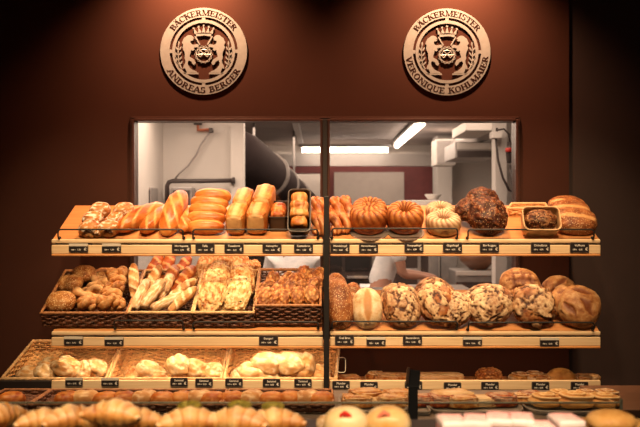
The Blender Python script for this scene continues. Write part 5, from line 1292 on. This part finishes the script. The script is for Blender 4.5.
# ------------------------------------------------------------------ front display
FZ = 1.0
FP = (Vector((0, 2.2, FZ)), Vector((0, 0, 1)), 0.0)
root = empty('front_counter', (0, 2.12, 0), 'dark front display counter under the croissants and cakes', 'counter')
MB().box(-1.1, 1.1, -.30, .26, FZ - .03, FZ, .004).build('counter_deck', M['counter_dark'], root)
MB().box(-1.08, 1.08, -.28, .24, 0, FZ - .03).build('counter_body', M['counter_dark'], root)
cr = [croissant('croissant', 'croissant', .150, .036, .8, k) for k in range(3)]
GC = 'croissants on the front counter'
for i, (px, py, sp, sc, lf, l) in enumerate(((2, 419, 70, 1.1, 0, 'croissant cut off by the outer edge of the counter'), (44, 423, 20, .95, 0, 'low croissant beside the cut off one'), (72, 421, 35, 1.05, 0, 'broad pale croissant in front of the tall one'),
        (112, 416, -15, 1.05, .03, 'tallest croissant, lying on two others'), (94, 424, -30, .9, 0, 'croissant under the left end of the tallest one'), (132, 423, 15, 1.05, 0, 'croissant under the right end of the tallest one'))):
    item('croissant', cr[i % 3], FP, px, py, l, 'croissant', GC, spin=sp, scale=sc, lift=lf)
cn = 'crumb_topping'
for i, (px, py, sp, sc, l) in enumerate(((190, 424, 10, 1.1, 'nut croissant with green crumbs, first of three'), (236, 424, -12, 1.12, 'nut croissant with green crumbs, middle of three'), (274, 424, 8, 1.05, 'nut croissant with green crumbs, nearest the fruit tarts'))):
    root = item('nut_croissant', cr[(i + 1) % 3], FP, px, py, l, 'croissant', 'nut croissants with green crumbs', spin=sp, scale=sc)
    tp = clumpy('crumb_topping', 'pistachio', .026, .018, .012, seed=i, s=6, depth=.4)
    t = link('crumb_topping', tp, root, (0, 0.028, .034)); t['label'] = 'green yellow crumb topping'
def tart(px, py, jel, l, sx):
    root = empty('fruit_tart', (0, 0, 0), l, 'tart', 'yellow fruit tarts')
    Yt = (H - FZ - .035) * F / (py - CY); root.location = (X(px, Yt), Yt, FZ)
    MB().lathe([(0, 0), (.038, 0), (.050, .026), (.052, .030), (.047, .030), (.03, .024), (0, .024)], 28).build('tart_shell', M['paper'], root, True)
    me = blob('custard_dome', BM['custard'], .056, .054, .038, e=.9, flat=.35, amp=.02, seed=int(px)); link('custard_dome', me, root, (0, 0, .034))
    MB().box(-.019, .019, -.006, .006, -.015, .015, .003, M=Matrix.Translation((sx, -.034, .058)) @ Matrix.Rotation(R(35), 4, 'X') @ Matrix.Rotation(R(40), 4, 'Y')).build('fruit_piece', jel, root)
tart(346, 424.5, M['jelly'], 'yellow fruit tart with a deep red jelly piece on top', .0)
tart(388, 424, M['jelly2'], 'yellow fruit tart with a pale salmon piece on top', -.008)
sm = [roll('sugar_bun', 'pale', .03, .03, .025, seed=400)]
for px, l in ((328, 'small pale bun touching the red jelly tart'), (368, 'small pale bun between the two fruit tarts')): item('sugar_bun', sm[0], FP, px, 425, l, 'bun', 'small pale buns by the tarts')
def cake(px, py, sp, l, lift=0, sc=1.0):
    Yt = (H - FZ - .03 - lift) * F / (py - CY)
    root = empty('pink_cake', (X(px, Yt), Yt, FZ + lift), l, 'cake', 'pink iced cake blocks'); root.rotation_euler = (0, 0, R(sp)); root.scale = (sc,) * 3
    MB().box(-.031, .031, -.045, .045, 0, .042, .004).build('cake_body', M['pinkcake'], root)
    MB().box(-.033, .033, -.047, .047, .036, .056, .006).build('icing', M['icing'], root, True)
    mb = MB()
    for k in range(4): mb.tube([(-.030, -.035 + k * .022, .0562), (-.01, -.030 + k * .022, .0568), (.012, -.036 + k * .022, .0568), (.030, -.031 + k * .022, .0562)], .0016, 6)
    mb.build('drizzle', M['pinkcake'], root, True)
for px, py, sp, lf, sc, l in ((452, 421, 4, 0, .98, 'pink iced cake block nearest the fruit tarts'), (477, 421, -8, 0, 1.0, 'pink iced cake block, second from the fruit tarts'), (499, 419, -12, .004, 1.0, 'pink iced cake block in the middle of the close row'), (520, 419.5, -10, .004, 1.0, 'pink iced cake block at the end of the close row'),
                      (541, 427, 0, 0, .95, 'lowest pink iced cake block, cut by the counter edge'), (566, 420.5, 5, 0, 1.0, 'pink iced cake block beside the round biscuits')):
    cake(px, py + 7, sp, l, lf, sc)
bk = blob('biscuit', BM['biscuit'], .060, .055, .028, e=.9, seed=500, amp=.03)
for px, py, sc, lf, l in ((589, 427, .75, 0, 'round biscuit next to the last pink cake'), (611, 422, 1.0, .022, 'largest round biscuit, on top of the others'), (613, 431, .8, 0, 'biscuit under the largest one'), (634, 428, .75, 0, 'biscuit at the outer end of the front counter')):
    item('biscuit', bk, FP, px, py, l, 'biscuit', 'round biscuits on the front counter', scale=sc, lift=lf)
